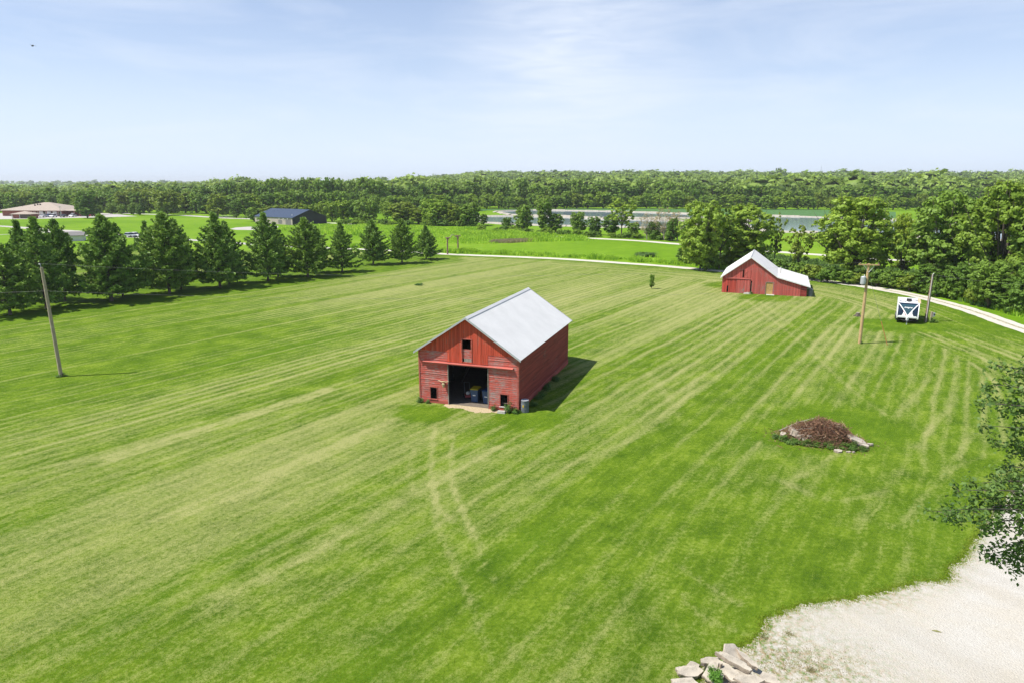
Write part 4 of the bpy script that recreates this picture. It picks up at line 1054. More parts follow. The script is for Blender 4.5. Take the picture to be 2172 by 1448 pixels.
# wheelie bins, mower, drum, skull
def wheelie(x, y, rz, lid, label, closed=True):
    e = empty('wheeled_bin', bl(x, y, .03), ang1 + rz, label, 'wheeled bin', 'wheeled bins in the barn doorway')
    mb = MB(); mb.hexa([(-.23, -.26, .04), (.23, -.26, .04), (.23, .26, .04), (-.23, .26, .04)], [(-.29, -.36, .98), (.29, -.36, .98), (.29, .36, .98), (-.29, .36, .98)])
    mb.box(-.31, -.38, .96, .31, .38, 1.0); mb.build('bin_body', M['blue_bin'], e)
    mb = MB(); mb.box(-.11, -.325, .52, .11, -.31, .60); o = mb.build('sticker', M['label_white'], e); 
    if closed:
        mb = MB(); mb.hexa([(-.33, -.42, 1.005), (.33, -.42, 1.005), (.33, .42, 1.005), (-.33, .42, 1.005)], [(-.28, -.36, 1.06), (.28, -.36, 1.06), (.28, .40, 1.09), (-.28, .40, 1.09)]); mb.build('lid', lid, e)
    for s_ in (-1, 1):
        mb = MB(); mb.tube([(s_ * .25, .30, .12), (s_ * .31, .30, .12)], .12, 14); mb.build('wheel', M['black'], e)
    mb = MB(); mb.tube([(-.25, .43, .98), (.25, .43, .98)], .018, 6); mb.build('handle', M['blue_bin'], e)
wheelie(3.98, 1.25, .05, M['yellow'], 'Blue wheeled bin with a bright yellow lid in the barn doorway')
wheelie(5.0, 1.15, -.12, M['blue_bin'], 'Blue wheeled bin with its dark lid, right one in the barn doorway')
e = empty('tire', bl(4.95, 1.85, 1.12), ang1, 'Small tan and black wheel resting behind the right bin in the barn', 'wheel')
mb = MB(); ring = [(.24 * math.cos(a * .3927), 0, .24 * math.sin(a * .3927) + .1) for a in range(17)]; mb.tube(ring, .06, 8, cap=False); mb.build('tread', M['black'], e)
mb = MB(); ring = [(.19 * math.cos(a * .3927), -.05, .19 * math.sin(a * .3927) + .1) for a in range(17)]; mb.tube(ring, .02, 6, cap=False); mb.build('rim', M['tan'], e)
e = empty('lawn_mower', bl(3.1, 1.9, .03), ang1 + .5, 'Push mower with white engine top standing left of the blue bins', 'mower')
mb = MB(); mb.hexa([(-.28, -.35, .12), (.28, -.35, .12), (.28, .35, .12), (-.28, .35, .12)], [(-.22, -.28, .28), (.22, -.28, .28), (.22, .28, .28), (-.22, .28, .28)]); mb.build('deck', M['mower_red'], e)
mb = MB(); mb.tube([(0, 0, .28), (0, 0, .42), (0, 0, .50)], [.16, .16, .10], 12); mb.build('engine', M['offwhite'], e)
for sx in (-1, 1):
    for sy in (-1, 1):
        mb = MB(); mb.tube([(sx * .28, sy * .3, .12), (sx * .34, sy * .3, .12)], .12, 12); mb.build('wheel', M['black'], e)
mb = MB(); mb.tube([(-.2, .3, .25), (-.2, .95, .95), (.2, .95, .95), (.2, .3, .25)], .014, 6); mb.build('handle', M['grey_metal'], e)
e = empty('steel_drum', bl(BW + .42, .20, 0), .3, 'Dark grey steel drum with a yellow sticker at the right front barn corner', 'drum')
mb = MB(); prof = [(0, .28), (.03, .29), (.28, .285), (.30, .30), (.32, .285), (.58, .285), (.60, .30), (.62, .285), (.86, .285), (.88, .30)]
mb.tube([(0, 0, z) for z, r in prof], [r for z, r in prof], 20); mb.build('drum_body', M['drum'], e)
mb = MB(); mb.tube([(0, 0, .881), (0, 0, .885)], [.26, .26], 16); mb.tube([(.26 * math.cos(a * .3927), .26 * math.sin(a * .3927), .89) for a in range(17)], .02, 6, cap=False); mb.build('drum_lid', M['grey_metal'], e)
mb = MB(); a0 = -2.5; pts_ = [(.292 * math.cos(a0 + k * .12), .292 * math.sin(a0 + k * .12)) for k in range(4)]
mb.add([(x, y, z) for z in (.42, .60) for x, y in pts_], [(k, k + 1, k + 5, k + 4) for k in range(3)]); mb.build('sticker', M['yellow'], e)
e = empty('hanging_skull', bl(2.02, -.06, 1.55), ang1, 'Small pale horned skull hanging left of the open barn doorway', 'skull')
mb = MB(); mb.tube([(-.45, -.02, .26), (-.2, -.06, .20), (0, -.08, .20), (.2, -.06, .20), (.38, -.02, .26)], [.02, .035, .05, .035, .015], 8); mb.build('horn', M['tan'], e)
mb = MB(); mb.tube([(0, -.10, .22), (0, -.14, .06), (0, -.14, -.12), (0, -.12, -.22)], [.12, .13, .08, .05], 10); mb.build('skull_bone', M['tan'], e)
e = tag((lambda m_: m_)(MB()) and (lambda mb: (mb.hexa([bl(6.42, -.75), bl(7.0, -.72), bl(7.0, -.42), bl(6.42, -.45)], [bl(6.44, -.73, .16), bl(6.98, -.7, .16), bl(6.98, -.44, .16), bl(6.44, -.47, .16)]), mb.build('concrete_block', M['concrete']))[1])(MB()), 'Pale concrete block below the right small barn window', 'block')

# weeds
def weed_mesh(seed, Wd, Hh, n, size, mat='weed', up=.6):
    g_ = np.random.RandomState(seed); ns = 16; sd = unit(g_.normal(size=(ns, 3)) + np.array([0, 0, .6])); sd[:, 2] = np.abs(sd[:, 2])
    c = sd * np.array([Wd * .5, Wd * .5, Hh * .9]) * g_.uniform(.3, .9, (ns, 1)); pk = g_.randint(0, ns, n)
    P = c[pk] + g_.normal(size=(n, 3)) * np.array([Wd, Wd, Hh]) * .09; P[:, 2] = np.abs(P[:, 2])
    N = unit(P - np.array([0, 0, Hh * .2])) + g_.normal(size=(n, 3)) * .5 + np.array([0, 0, up])
    V, Fq = quads(g_, P, N, size * g_.uniform(.6, 1.3, n), .5, .1)
    return np_mesh('weed', V, Fq, M[mat], lv=g_.rand(n))
WM = [weed_mesh(301 + i, 1, 1, 700, .13) for i in range(3)]
WMH = [weed_mesh(311 + i, 1, 1, 2600, .10, 'weed', .3) for i in range(2)]
def weed(loc, w, h, label, cat='weed', group=None, name='weed', v=0, tint=(1, 1, 1), heavy=False):
    o = link_mesh(name, (WMH if heavy else WM)[v % 2]); o.location = loc; o.scale = (w, w, h); o.rotation_euler = (0, 0, rnd.uniform(0, 6)); o.color = tuple(tint) + (1,)
    return tag(o, label, cat, group)
weed(bl(.10, -.25), .6, .55, 'Leafy weed at the left front corner of the big barn', v=0, tint=(.8, .9, .8))
weed(bl(.80, -.25), .4, .55, 'Small weed under the left small barn window', v=1, tint=(.9, 1, .9))
weed(bl(6.0, -.3), .55, .55, 'Dark weed left of the right small barn window', v=2, tint=(.6, .75, .7))
weed(bl(7.15, -.35), .75, .95, 'Tallest weed clump right of the right small barn window', v=0, tint=(.75, .9, .75))
weed(bl(7.65, -.35), .8, .55, 'Low weed clump beside the grey steel drum', v=1, tint=(.8, .95, .75))
for i in range(7):
    weed(bl(BW + .35 + rnd.random() * .3, 1.4 + i * 1.2 + rnd.random()), .6 + rnd.random() * .4, .35 + rnd.random() * .35, 'Weed on the shaded right wall of the big barn, %s from the drum' % ordn[i], group='weeds along the right barn wall', v=i, tint=(.8, .9, .8))
Pp = at(888, 605.5); weed(Pp, metres(Pp, 17), .5, 'Small round green shrub alone on the lawn behind the big barn', 'shrub', name='shrub', heavy=True, tint=(.7, .9, .8))
Pp = at(1365, 544); weed(Pp, metres(Pp, 52), 1.5, 'Wide low shrub mound in the meadow beyond the driveway', 'shrub', name='shrub', heavy=True, tint=(.8, .85, .75))
tree_px(MID[2], 1382, 613, 582, 12, 'Young narrow sapling alone on the lawn near the lean-to barn', cat='sapling', name='sapling', tint=(.9, 1, .8))

# ------------------------------------------------------------------ lean-to barn
Q0 = at(1530.5, 620); Q1 = at(1710, 629.7)
ang2 = math.atan2(Q1.y - Q0.y, Q1.x - Q0.x); W2_ = (Q1 - Q0).length; L2_ = 12.0
e2 = empty('lean_to_barn', Q0, ang2, 'Weathered red barn with white roof and low lean-to on its right side', 'barn')
k_ = W2_ / 11.7
EL, RX, RZ, BX, BZ, EZ = 2.45, 3.85 * k_, 5.35, 7.65 * k_, 2.62, 1.55
def top2(x):
    if x < RX: return EL + (RZ - EL) * x / RX
    if x < BX: return RZ + (BZ - RZ) * (x - RX) / (BX - RX)
    return BZ + (EZ - BZ) * (x - BX) / (W2_ - BX)
hol = [(2.85, 3.08, 2.35, 3.5), (4.02, 4.14, 0.1, 1.9), (6.15, 7.2, -.1, 1.78), (.78, .92, .1, 1.05)]
mb = MB(); vboards(mb, 0, W2_ - 0.85, 0.02, lambda x: top2(x) - .03, 0, [h for h in hol] + [(0.1, 2.02, -.1, 2.12)], w=.2, m=0, out=.03)
clap(mb, W2_ - .83, W2_, .02, EZ, 0, row=.17, m=1)
lining(mb, 0, W2_, .003, .05, lambda x: top2(x) - .04, hol, m=2)
mb.build('front_wall', [M['red_v2'], M['red_h_shade'], M['wood_in']], e2)
mb = MB(); lining(mb, 0, W2_, L2_ - .05, L2_ - .003, lambda x: top2(x) - .04, [], m=0); mb.build('back_wall', M['red_v2'], e2)
mb = MB(); clap(mb, 0, L2_, 0, EL - .05, 0, axis='y', sgn=-1, row=.2); mb.box(.003, .06, 0, .05, L2_ - .06, EL - .1); mb.build('side_wall', M['red_h_shade'], e2)
mb = MB(); clap(mb, 0, L2_, 0, EZ - .05, W2_, axis='y', sgn=1, row=.2); mb.box(W2_ - .05, .06, 0, W2_ - .003, L2_ - .06, EZ - .1); mb.build('side_wall', M['red_h_shade'], e2)
mb = MB(); vboards(mb, 0.1, 2.0, .03, lambda x: 2.1, -.0, [(.78, .92, .1, 1.05)], w=.2, out=.05); mb.build('door', paint_mat('brighter_red_board', (.46, .07, .05), 'v', .25, (.36, .22, .18)), e2)
mb = MB(); vboards(mb, 2.04, 3.98, .03, lambda x: 2.05, -.05, [], w=.2, out=.05); mb.build('door', M['red_v2'], e2)
mb = MB(); mb.hexa([(.1, -.16, 2.12), (4.0, -.16, 2.12), (4.0, -.03, 2.12), (.1, -.03, 2.12)], [(.1, -.16, 2.17), (4.0, -.16, 2.17), (4.0, -.03, 2.24), (.1, -.03, 2.24)]); mb.build('door_track', M['red_trim'], e2)
mb = MB(); mb.box(3.1, -.075, 2.3, 3.95, -.034, 3.5, 1); mb.hexa([(3.12, -.09, 2.9), (3.22, -.09, 2.85), (3.22, -.076, 2.85), (3.12, -.076, 2.9)], [(3.6, -.09, 3.48), (3.7, -.09, 3.43), (3.7, -.076, 3.43), (3.6, -.076, 3.48)])
mb.hexa([(3.12, -.09, 2.85), (3.2, -.09, 2.9), (3.2, -.076, 2.9), (3.12, -.076, 2.85)], [(3.65, -.09, 2.32), (3.73, -.09, 2.37), (3.73, -.076, 2.37), (3.65, -.076, 2.32)]); mb.build('loft_door', [M['red_trim'], M['red_v2']], e2)
mb = MB()
for k in range(5): mb.box(6.18 + k * .2, .02 + .01 * (k % 2), .02, 6.37 + k * .2, .045, 1.76)
mb.box(6.4, -.0, .05, 7.15, .018, .62); mb.build('plank_door', M['yellow_wood'], e2)
mb = MB(); mb.box(6.1, -.05, 0, 6.15, .03, 1.8); mb.box(7.2, -.05, 0, 7.26, .03, 1.8); mb.box(6.1, -.05, 1.8, 7.26, .03, 1.87); mb.build('door_frame', M['grey_wood'], e2)
mb = MB(); mb.box(W2_ - .9, -.06, 0, W2_ - .83, -.0, EZ); mb.build('corner_board', M['red_trim'], e2)
mb = MB(); oo = .28; cf_ = [(-.3, EL - .3 * (RZ - EL) / RX + .05), (RX, RZ + .06), (BX, BZ + .06), (W2_ + .45, EZ - .45 * (BZ - EZ) / (W2_ - BX) + .05)]
for (xa, za), (xb, zb_) in zip(cf_[:-1], cf_[1:]):
    corrugated(mb, (xa, -oo, za), (xa, L2_ + oo, za), (xb, L2_ + oo, zb_), (xb, -oo, zb_), pitch=.22, amp=.012)
rf2 = mb.build('roof', M['roof_white'], e2)
mb = MB()
for (xa, za), (xb, zb_) in zip(cf_[:-1], cf_[1:]):
    mb.hexa([(xa, -oo - .03, za - .13), (xb, -oo - .03, zb_ - .13), (xb, -oo - .005, zb_ - .13), (xa, -oo - .005, za - .13)], [(xa, -oo - .03, za + .03), (xb, -oo - .03, zb_ + .03), (xb, -oo - .005, zb_ + .03), (xa, -oo - .005, za + .03)])
mb.build('verge_trim', M['white'], rf2)
mb = MB(); mb.hexa([(RX - .2, -oo - .03, RZ - .03), (RX, -oo - .03, RZ + .08), (RX, L2_ + oo, RZ + .08), (RX - .2, L2_ + oo, RZ - .03)], [(RX - .2, -oo - .03, RZ + .0), (RX, -oo - .03, RZ + .12), (RX, L2_ + oo, RZ + .12), (RX - .2, L2_ + oo, RZ + .0)]); mb.build('ridge_cap', M['roof_edge'], rf2)
mb = MB(); mb.tube([(8.0 * k_, 5.4, 2.4), (8.0 * k_, 5.4, 3.5)], .09, 10); mb.build('vent_pipe', M['offwhite'], rf2)
M2_ = Matrix.Translation(Q0) @ Matrix.Rotation(ang2, 4, 'Z')
e = empty('water_tank', M2_ @ Vector((W2_ + .55, .5, 0)), ang2, 'Small dark upright tank leaning at the right wall of the lean-to barn', 'tank')
mb = MB(); mb.tube([(0, 0, 0), (0, 0, .1), (0, 0, 1.0), (0, 0, 1.1)], [.28, .3, .3, .2], 14); mb.build('tank_body', M['drum'], e)
mb = MB(); mb.tube([(0, 0, 1.1), (0, 0, 1.16)], .08, 10); mb.build('cap', M['grey_metal'], e)
mb = MB(); 
for k in range(6):
    c = M2_ @ Vector((3.3 + k * .16, -.35 - .1 * rnd.random(), 0)); s_ = .12 + .08 * rnd.random(); mb.hexa([c + Vector((-s_, -s_, 0)), c + Vector((s_, -s_, 0)), c + Vector((s_, s_, 0)), c + Vector((-s_, s_, 0))], [c + Vector((-s_ * .6, -s_ * .5, s_ * 1.3)), c + Vector((s_ * .7, -s_ * .6, s_ * 1.1)), c + Vector((s_ * .6, s_ * .7, s_ * 1.4)), c + Vector((-s_ * .5, s_ * .6, s_ * 1.2))])
tag(mb.build('rubble', M['concrete']), 'Small heap of pale rubble at the foot of the lean-to barn front', 'rubble', kind='stuff')
weed(M2_ @ Vector((4.1, -.4, 0)), .9, .45, 'Low green weed beside the rubble at the lean-to barn front', heavy=False)
tag((lambda mb: (mb.hexa([M2_ @ Vector(p) for p in ((6.3, -.5, 0), (7.4, -.5, 0), (7.4, -.06, 0), (6.3, -.06, 0))], [M2_ @ Vector(p) for p in ((6.3, -.5, .07), (7.4, -.5, .07), (7.4, -.06, .07), (6.3, -.06, .07))]), mb.build('door_step', M['offwhite']))[1])(MB()), 'Pale flat step below the yellow plank door of the lean-to barn', 'step')

# ------------------------------------------------------------------ travel trailer
T0 = at(1922.5, 686.5)
tr = empty('travel_trailer', T0, R(-29), 'White travel trailer with navy nose panel parked on the lawn by the driveway', 'travel trailer')
prof = [(0.16, .50), (0.02, .58), (0.0, .80), (0.05, 1.10), (0.20, 1.45), (0.45, 1.80), (0.78, 2.08), (1.05, 2.22), (1.4, 2.28)]
HWT = 1.12
full = prof + [(5.4, 2.28), (5.5, 2.2), (5.5, .5)]
mb = MB(); n = len(full)
mb.add([(-HWT, p[0], p[1]) for p in full] + [(HWT, p[0], p[1]) for p in full], [list(range(n)), list(range(2 * n - 1, n - 1, -1))], 1)
mb.add([(-HWT, p[0], p[1]) for p in full] + [(HWT, p[0], p[1]) for p in full], [(i, i + n, (i + 1) % n + n, (i + 1) % n) for i in range(len(prof) - 1, n)], 0)
mb.add([(-HWT, p[0] + .02, p[1]) for p in full] + [(HWT, p[0] + .02, p[1]) for p in full], [(i, i + n, (i + 1) % n + n, (i + 1) % n) for i in range(0, len(prof) - 1)], 0)
body = mb.build('body', [M['white'], M['offwhite']], tr)
def prof_at(s_):
    Ls = [0]
    for a, b in zip(prof[:-1], prof[1:]): Ls.append(Ls[-1] + math.hypot(b[0] - a[0], b[1] - a[1]))
    s_ = max(0, min(1, s_)) * Ls[-1]
    for i in range(len(prof) - 1):
        if s_ <= Ls[i + 1] + 1e-9:
            f = (s_ - Ls[i]) / (Ls[i + 1] - Ls[i]); return (prof[i][0] + (prof[i + 1][0] - prof[i][0]) * f, prof[i][1] + (prof[i + 1][1] - prof[i][1]) * f)
    return prof[-1]
def cap_colour(x, s_):
    ax = abs(x)
    if s_ > 0.90: return 0
    if s_ < 0.10: return 3
    # navy V
    v_ = 0.20 + 0.60 * (ax / .86) ** 1.05
    if s_ > v_ + .02: return 1 if s_ > .78 else 2
    # swoosh and skirt
    lo = v_ - 0.055
    if s_ > lo: return 0
    if s_ < .19 and ax < 1.0 - (s_ - .08) * 1.8: return 0
    if s_ < lo and ax > .42 + max(0, .3 - s_) : return 1
    return 4 if s_ > lo - .04 and ax > .12 and x < 0 else 0
mb = MB(); NX_, NS = 64, 64; vs = []
for j in range(NS + 1):
    y, z = prof_at(j / NS)
    for i in range(NX_ + 1):
        x = -1 + 2 * i / NX_; vs.append((x * (HWT + .004), y - .012 + .05 * (abs(x) ** 4), z + .004))
fs = []; ms = []
for j in range(NS):
    for i in range(NX_): fs.append((j * (NX_ + 1) + i, j * (NX_ + 1) + i + 1, (j + 1) * (NX_ + 1) + i + 1, (j + 1) * (NX_ + 1) + i)); ms.append(cap_colour(-1 + 2 * (i + .5) / NX_, (j + .5) / NS))
mb.v = vs; mb.f = [list(f) for f in fs]; mb.m = ms
cap_ = mb.build('front_cap', [M['white'], M['navy'], M['teal'], M['black'], M['redline']], tr, smooth=True)
# script lettering on the nose
fc = bpy.data.curves.new('script', 'FONT'); fc.body = 'Imagine'; fc.size = .27; fc.shear = .35; fc.align_x = 'CENTER'; fc.offset = .004
fo = bpy.data.objects.new('script', fc); COL.objects.link(fo); bpy.context.view_layer.update()
me = bpy.data.meshes.new_from_object(fo.evaluated_get(bpy.context.evaluated_depsgraph_get())); bpy.data.objects.remove(fo)
for v in me.vertices:
    x, y = v.co.x, v.co.y; yy, zz = prof_at(0.555 + y * .42); v.co = (x * 1.0, yy - .035, zz + .01)
me.materials.clear(); me.materials.append(M['white']); link_mesh('lettering', me, cap_)
mb = MB(); mb.box(-.22, 2.2, 2.28, .30, 3.0, 2.52); mb.build('roof_air_conditioner', M['black'], tr)
for x, y, s_ in ((-.85, 2.0, .12), (-.35, 1.8, .10), (.05, 1.55, .14), (.85, 2.9, .16)):
    mb = MB(); mb.box(x - s_, y - s_ * .6, 2.28, x + s_, y + s_ * .6, 2.34); mb.build('roof_vent', M['drum'], tr)
mb = MB(); mb.box(.95, 1.4, 2.2, 1.26, 5.2, 2.3); mb.build('awning', M['tan'], tr)
for s_ in (-1, 1):
    for y in (3.0, 3.85):
        mb = MB(); mb.tube([(s_ * 1.0, y, .35), (s_ * 1.2, y, .35)], .35, 18); w = mb.build('wheel', M['black'], tr)
        mb = MB(); mb.tube([(s_ * 1.2, y, .35), (s_ * 1.215, y, .35)], .19, 12); mb.build('rim', M['grey_metal'], w)
mb = MB(); mb.box(-1.15, .4, .38, 1.15, 5.4, .5); mb.box(-1.16, .16, .3, 1.16, 5.45, .38); mb.build('chassis', M['black'], tr)
mb = MB(); mb.tube([(-.7, .3, .42), (0, -1.05, .42)], .05, 6); mb.tube([(.7, .3, .42), (0, -1.05, .42)], .05, 6); mb.build('hitch_frame', M['black'], tr)
mb = MB(); mb.tube([(0, -.75, 0), (0, -.75, .8)], .05, 8); mb.build('jack', M['grey_metal'], tr)
for dx in (-.14,):
    mb = MB(); mb.tube([(dx + .16, -.35, .45), (dx + .16, -.35, .5), (dx + .16, -.35, .82), (dx + .16, -.35, .9)], [.13, .16, .16, .08], 12); mb.build('gas_tank', M['white'], tr)
# ------------------------------------------------------------------ poles and wires
def pole(px, py, h, r, mat, label, lean=(0, 0), name='utility_pole'):
    P = at(px, py); e = empty(name, P, 0, label, 'pole')
    mb = MB(); mb.tube([(0, 0, -.1), (lean[0] * .5, lean[1] * .5, h * .5), (lean[0], lean[1], h)], [r * 1.12, r, r * .82], 12); mb.build('shaft', mat, e)
    return e, P
lp, LP = pole(130, 798, 9.25, .135, M['pole_grey'], 'Bare leaning grey wooden pole standing on the lawn at the left', (-.24, 0))
mb = MB(); mb.tube([(-.28, 0, 9.0), (-.30, 0, 9.45), (-.36, 0, 9.5)], .03, 6); mb.build('insulator_pin', M['grey_metal'], lp)
mb = MB(); mb.tube([(-.36, 0, 9.45), (-.36, 0, 9.5), (-.36, 0, 9.58)], [.05, .07, .04], 8); mb.build('insulator', M['offwhite'], lp)
weed(LP, .9, .35, 'Tuft of tall weeds round the foot of the leaning left pole', tint=(.7, .85, .7))
up_, UP = pole(1823, 728.5, 8.15, .14, M['pole_tan'], 'Tan utility pole with crossarm and grey transformer right of the lawn centre')
mb = MB(); mb.box(-.95, -.17, 8.0, .95, -.07, 8.12); mb.build('crossarm', M['pole_tan'], up_).rotation_euler = (0, R(0), R(-14))
for s_ in (-1, 1):
    mb = MB(); mb.tube([(0, -.16, 7.3), (s_ * .55, -.16, 8.0)], .018, 5); mb.build('crossarm_brace', M['white'], up_)
    mb = MB(); mb.tube([(s_ * .8, -.12 - s_ * .2, 8.12), (s_ * .8, -.12 - s_ * .2, 8.18), (s_ * .8, -.12 - s_ * .2, 8.26)], [.04, .06, .03], 8); mb.build('insulator', M['pole_brown'], up_)
mb = MB(); mb.tube([(-.42, -.1, 6.1), (-.42, -.1, 6.14), (-.42, -.1, 6.82), (-.42, -.1, 6.9)], [.22, .25, .25, .18], 16); tf = mb.build('transformer', M['grey_metal'], up_)
mb = MB(); mb.tube([(-.36, -.1, 6.9), (-.36, -.1, 7.08)], [.05, .03], 8); mb.build('bushing', M['offwhite'], tf)
mb = MB(); mb.box(-.3, -.12, 6.3, -.1, -.06, 6.36); mb.box(-.3, -.12, 6.65, -.1, -.06, 6.71); mb.build('bracket', M['grey_metal'], up_)
weed(UP + Vector((.15, 0, 0)), .5, .3, 'Tuft of weeds at the foot of the tan utility pole', tint=(.7, .85, .7))
sp_, SPo = pole(1963, 683, 5.6, .14, M['pole_brown'], 'Brown service pole beside the travel trailer', (.1, 0), 'service_pole')
mb = MB(); mb.tube([(-.05, -.14, 0.0), (0.0, -.14, 5.2), (.0, -.14, 5.65), (.12, -.14, 5.8)], .035, 6); mb.build('conduit', M['offwhite'], sp_)
Pm = at(1974, 684); e = empty('meter_pedestal', Pm, 0, 'Grey meter box on a short post beside the brown service pole', 'meter box')
mb = MB(); mb.box(-.09, -.09, 0, .09, .09, 1.25); mb.build('post', M['pole_grey'], e)
mb = MB(); mb.box(.09, -.12, .7, .34, .10, 1.15); b_ = mb.build('meter_box', M['grey_metal'], e)
mb = MB(); mb.tube([(.21, -.12, .98), (.21, -.2, .98)], .08, 12); mb.build('meter', M['glass'], b_)
weed(Pm + Vector((.1, -.1, 0)), 1.0, .7, 'Green weeds round the meter post by the service pole', tint=(.8, .9, .7))
Ag = at(1882, 731.5)
e = empty('guy_wire', Ag, 0, 'Stay wire with an orange guard running from the tan utility pole to the ground', 'guy wire')
tgt = UP + Vector((.05, 0, 7.3)) - Ag; d_ = tgt.normalized()
mb = MB(); mb.tube([(0, 0, 0), d_ * 2.5], .035, 6); mb.build('guard', M['orange'], e)
mb = MB(); mb.tube([d_ * 2.5, tgt], .010, 4); mb.build('strand', M['wire'], e)
def wire(a, b, sag, label, r=.0045):
    a, b = Vector(a), Vector(b); mb = MB(); n = 24
    mb.tube([a.lerp(b, i / n) - Vector((0, 0, sag * 4 * (i / n) * (1 - i / n))) for i in range(n + 1)], r, 4)
    tag(mb.build('overhead_wire', M['wire']), label, 'wire', 'overhead wires')
lt = LP + Vector((-.36, 0, 9.56)); rt = UP + Vector((-.8, .08, 8.26)); ll = LP + Vector((-.14, -.1, height_at(LP, 617))); rl = UP + Vector((-.1, -.16, 6.0))
wire(lt, rt, 1.2, 'Upper overhead wire from the leaning left pole to the tan utility pole')
wire(ll, rl, 1.0, 'Lower overhead wire from the leaning left pole to the tan utility pole')
wire(ll, ll + Vector((-40, -4, 1.2)), .6, 'Lower overhead wire leaving the left pole toward the photo edge')
wire(UP + Vector((.1, 0, 6.0)), SPo + Vector((.1, 0, 5.55)), .9, 'Service wire from the tan utility pole to the brown service pole')
wire(SPo + Vector((.1, 0, 5.6)), SPo + Vector((10, -16, 6.5)), .5, 'Service wire leaving the brown service pole toward the right')
# stump
Ps = at(1819, 671); e = empty('tree_stump', Ps, .4, 'Short dark tree stump left of the tan utility pole', 'stump')
mb = MB(); mb.tube([(0, 0, -.05), (0, 0, .12), (.02, 0, .42)], [.36, .26, .22], 11); mb.build('trunk', M['bark'], e)
mb = MB(); mb.tube([(.02, 0, .42), (.02, 0, .43)], [.2, .2], 11); mb.build('cut_face', M['grey_wood'], e)
for i in range(5):
    a = i * 1.25; mb = MB(); mb.tube([(math.cos(a) * .2, math.sin(a) * .2, .18), (math.cos(a) * .5, math.sin(a) * .5, .02)], [.07, .03], 6); mb.build('root', M['bark'], e)

# entrance frame over the drive
A1 = at(949.3, 540); A2 = at(971.4, 534.3); hA = height_at(A1, 506)
e = empty('wooden_gateway', A1, 0, 'Rustic wooden gateway of two posts over the driveway end', 'gateway')
dv = A2 - A1; dn = dv.normalized(); hA = 3.6
for off in (Vector((0, 0, 0)), dv):
    mb = MB(); mb.tube([off + Vector((0, 0, -.1)), off + Vector((.03, 0, hA))], [.19, .16], 10); mb.build('post', M['pole_brown'], e)
    mb = MB(); c = off + Vector((0, 0, hA + .08)); sgn = 1 if off.length < .1 else -1
    mb.tube([c - dn * .5 * sgn, c + dn * 1.3 * sgn], .11, 8); mb.tube([off + Vector((0, 0, hA - .9)), c + dn * .8 * sgn], .07, 6); mb.build('beam', M['pole_brown'], e)
    mb = MB(); mb.tube([c + Vector((-.5, 0, .12)), c + Vector((.7, 0, .12))], .09, 8); mb.tube([off + Vector((0, 0, hA - .8)), c + Vector((.45, 0, .1))], .06, 6); mb.build('crosspiece', M['pole_brown'], e)
mb = MB(); mb.tube([dv * (.25 + .5 * i / 10) + Vector((0, 0, hA + .15 + .45 * math.sin(math.pi * i / 10))) for i in range(11)], .09, 8); mb.build('arch', M['pole_grey'], e)

# ------------------------------------------------------------------ brush pile and rubble
BPp = at(1738, 932)
g = np.random.RandomState(5)
def pile_h(x, y): return 1.25 * np.exp(-np.abs((x - .15) / 1.55) ** 2.6 - np.abs(y / 1.05) ** 3) * (0.8 + .5 * vnoise(np.asarray(x) * 1.3 + 50, np.asarray(y) * 1.3 + 50)) + .45 * np.exp(-((x + 1.6) / 1.0) ** 2 - ((y - .1) / .7) ** 2) + .4 * np.exp(-((x - 1.4) / .8) ** 2 - ((y + .3) / .7) ** 2)
e = empty('brush_pile', BPp, R(-14), 'Heap of dead brown brush and twigs lying on rubble on the right lawn', 'brush pile')
n = 3600; px_ = g.normal(size=n) * 1.1; py_ = g.normal(size=n) * .68; pz = pile_h(px_, py_) * g.uniform(.35, 1.05, n)
ang = g.uniform(0, 6.28, n); el = g.normal(size=n) * .6; D = np.stack([np.cos(ang) * np.cos(el), np.sin(ang) * np.cos(el), np.sin(el)], 1)
Ln = (.12 + .75 * g.rand(n) ** 2.5)[:, None]; C = np.stack([px_, py_, pz + .03], 1); Sd = unit(np.cross(D, g.normal(size=(n, 3)))); w = g.uniform(.005, .016, (n, 1))
Vv = []; Ff = []
S2 = np.cross(D, Sd); a_, b_ = C - D * Ln / 2, C + D * Ln / 2
tri = [Sd, -Sd * .5 + S2 * .87, -Sd * .5 - S2 * .87]
V = np.stack([a_ + tri[0] * w, a_ + tri[1] * w, a_ + tri[2] * w, b_ + tri[0] * w * .6, b_ + tri[1] * w * .6, b_ + tri[2] * w * .6], 1); V[:, :, 2] = np.maximum(V[:, :, 2], .01)
o = np.arange(n)[:, None] * 6; Fq = np.concatenate([o + np.array([0, 1, 4, 3]), o + np.array([1, 2, 5, 4]), o + np.array([2, 0, 3, 5])])
t = NT('dead_twig'); lvn = t.attr('lv'); t.pbr(t.ramp(lvn, [(0, (.06, .035, .022)), (.5, (.235, .11, .06)), (.85, (.36, .20, .12)), (1, (.50, .40, .28))]), .9); M['twig'] = t.mat
t = NT('dead_leaf'); lvn = t.attr('lv'); t.pbr(t.ramp(lvn, [(0, (.08, .04, .025)), (.6, (.21, .11, .06)), (1, (.36, .22, .12))]), .9); M['deadleaf'] = t.mat
me = np_mesh('twigs', V.reshape(-1, 3), Fq, M['twig'], lv=np.tile(g.rand(n), 3)); tag(link_mesh('twigs', me, e), kind='stuff')
n = 5000; px_ = g.normal(size=n) * 1.0 + .1; py_ = g.normal(size=n) * .6; pz = pile_h(px_, py_) * g.uniform(.3, 1.0, n) + g.uniform(0, .06, n)
V, Fq = quads(g, np.stack([px_, py_, pz + .02], 1), g.normal(size=(n, 3)) + np.array([0, 0, .4]), g.uniform(.05, .13, n), .5, .2)
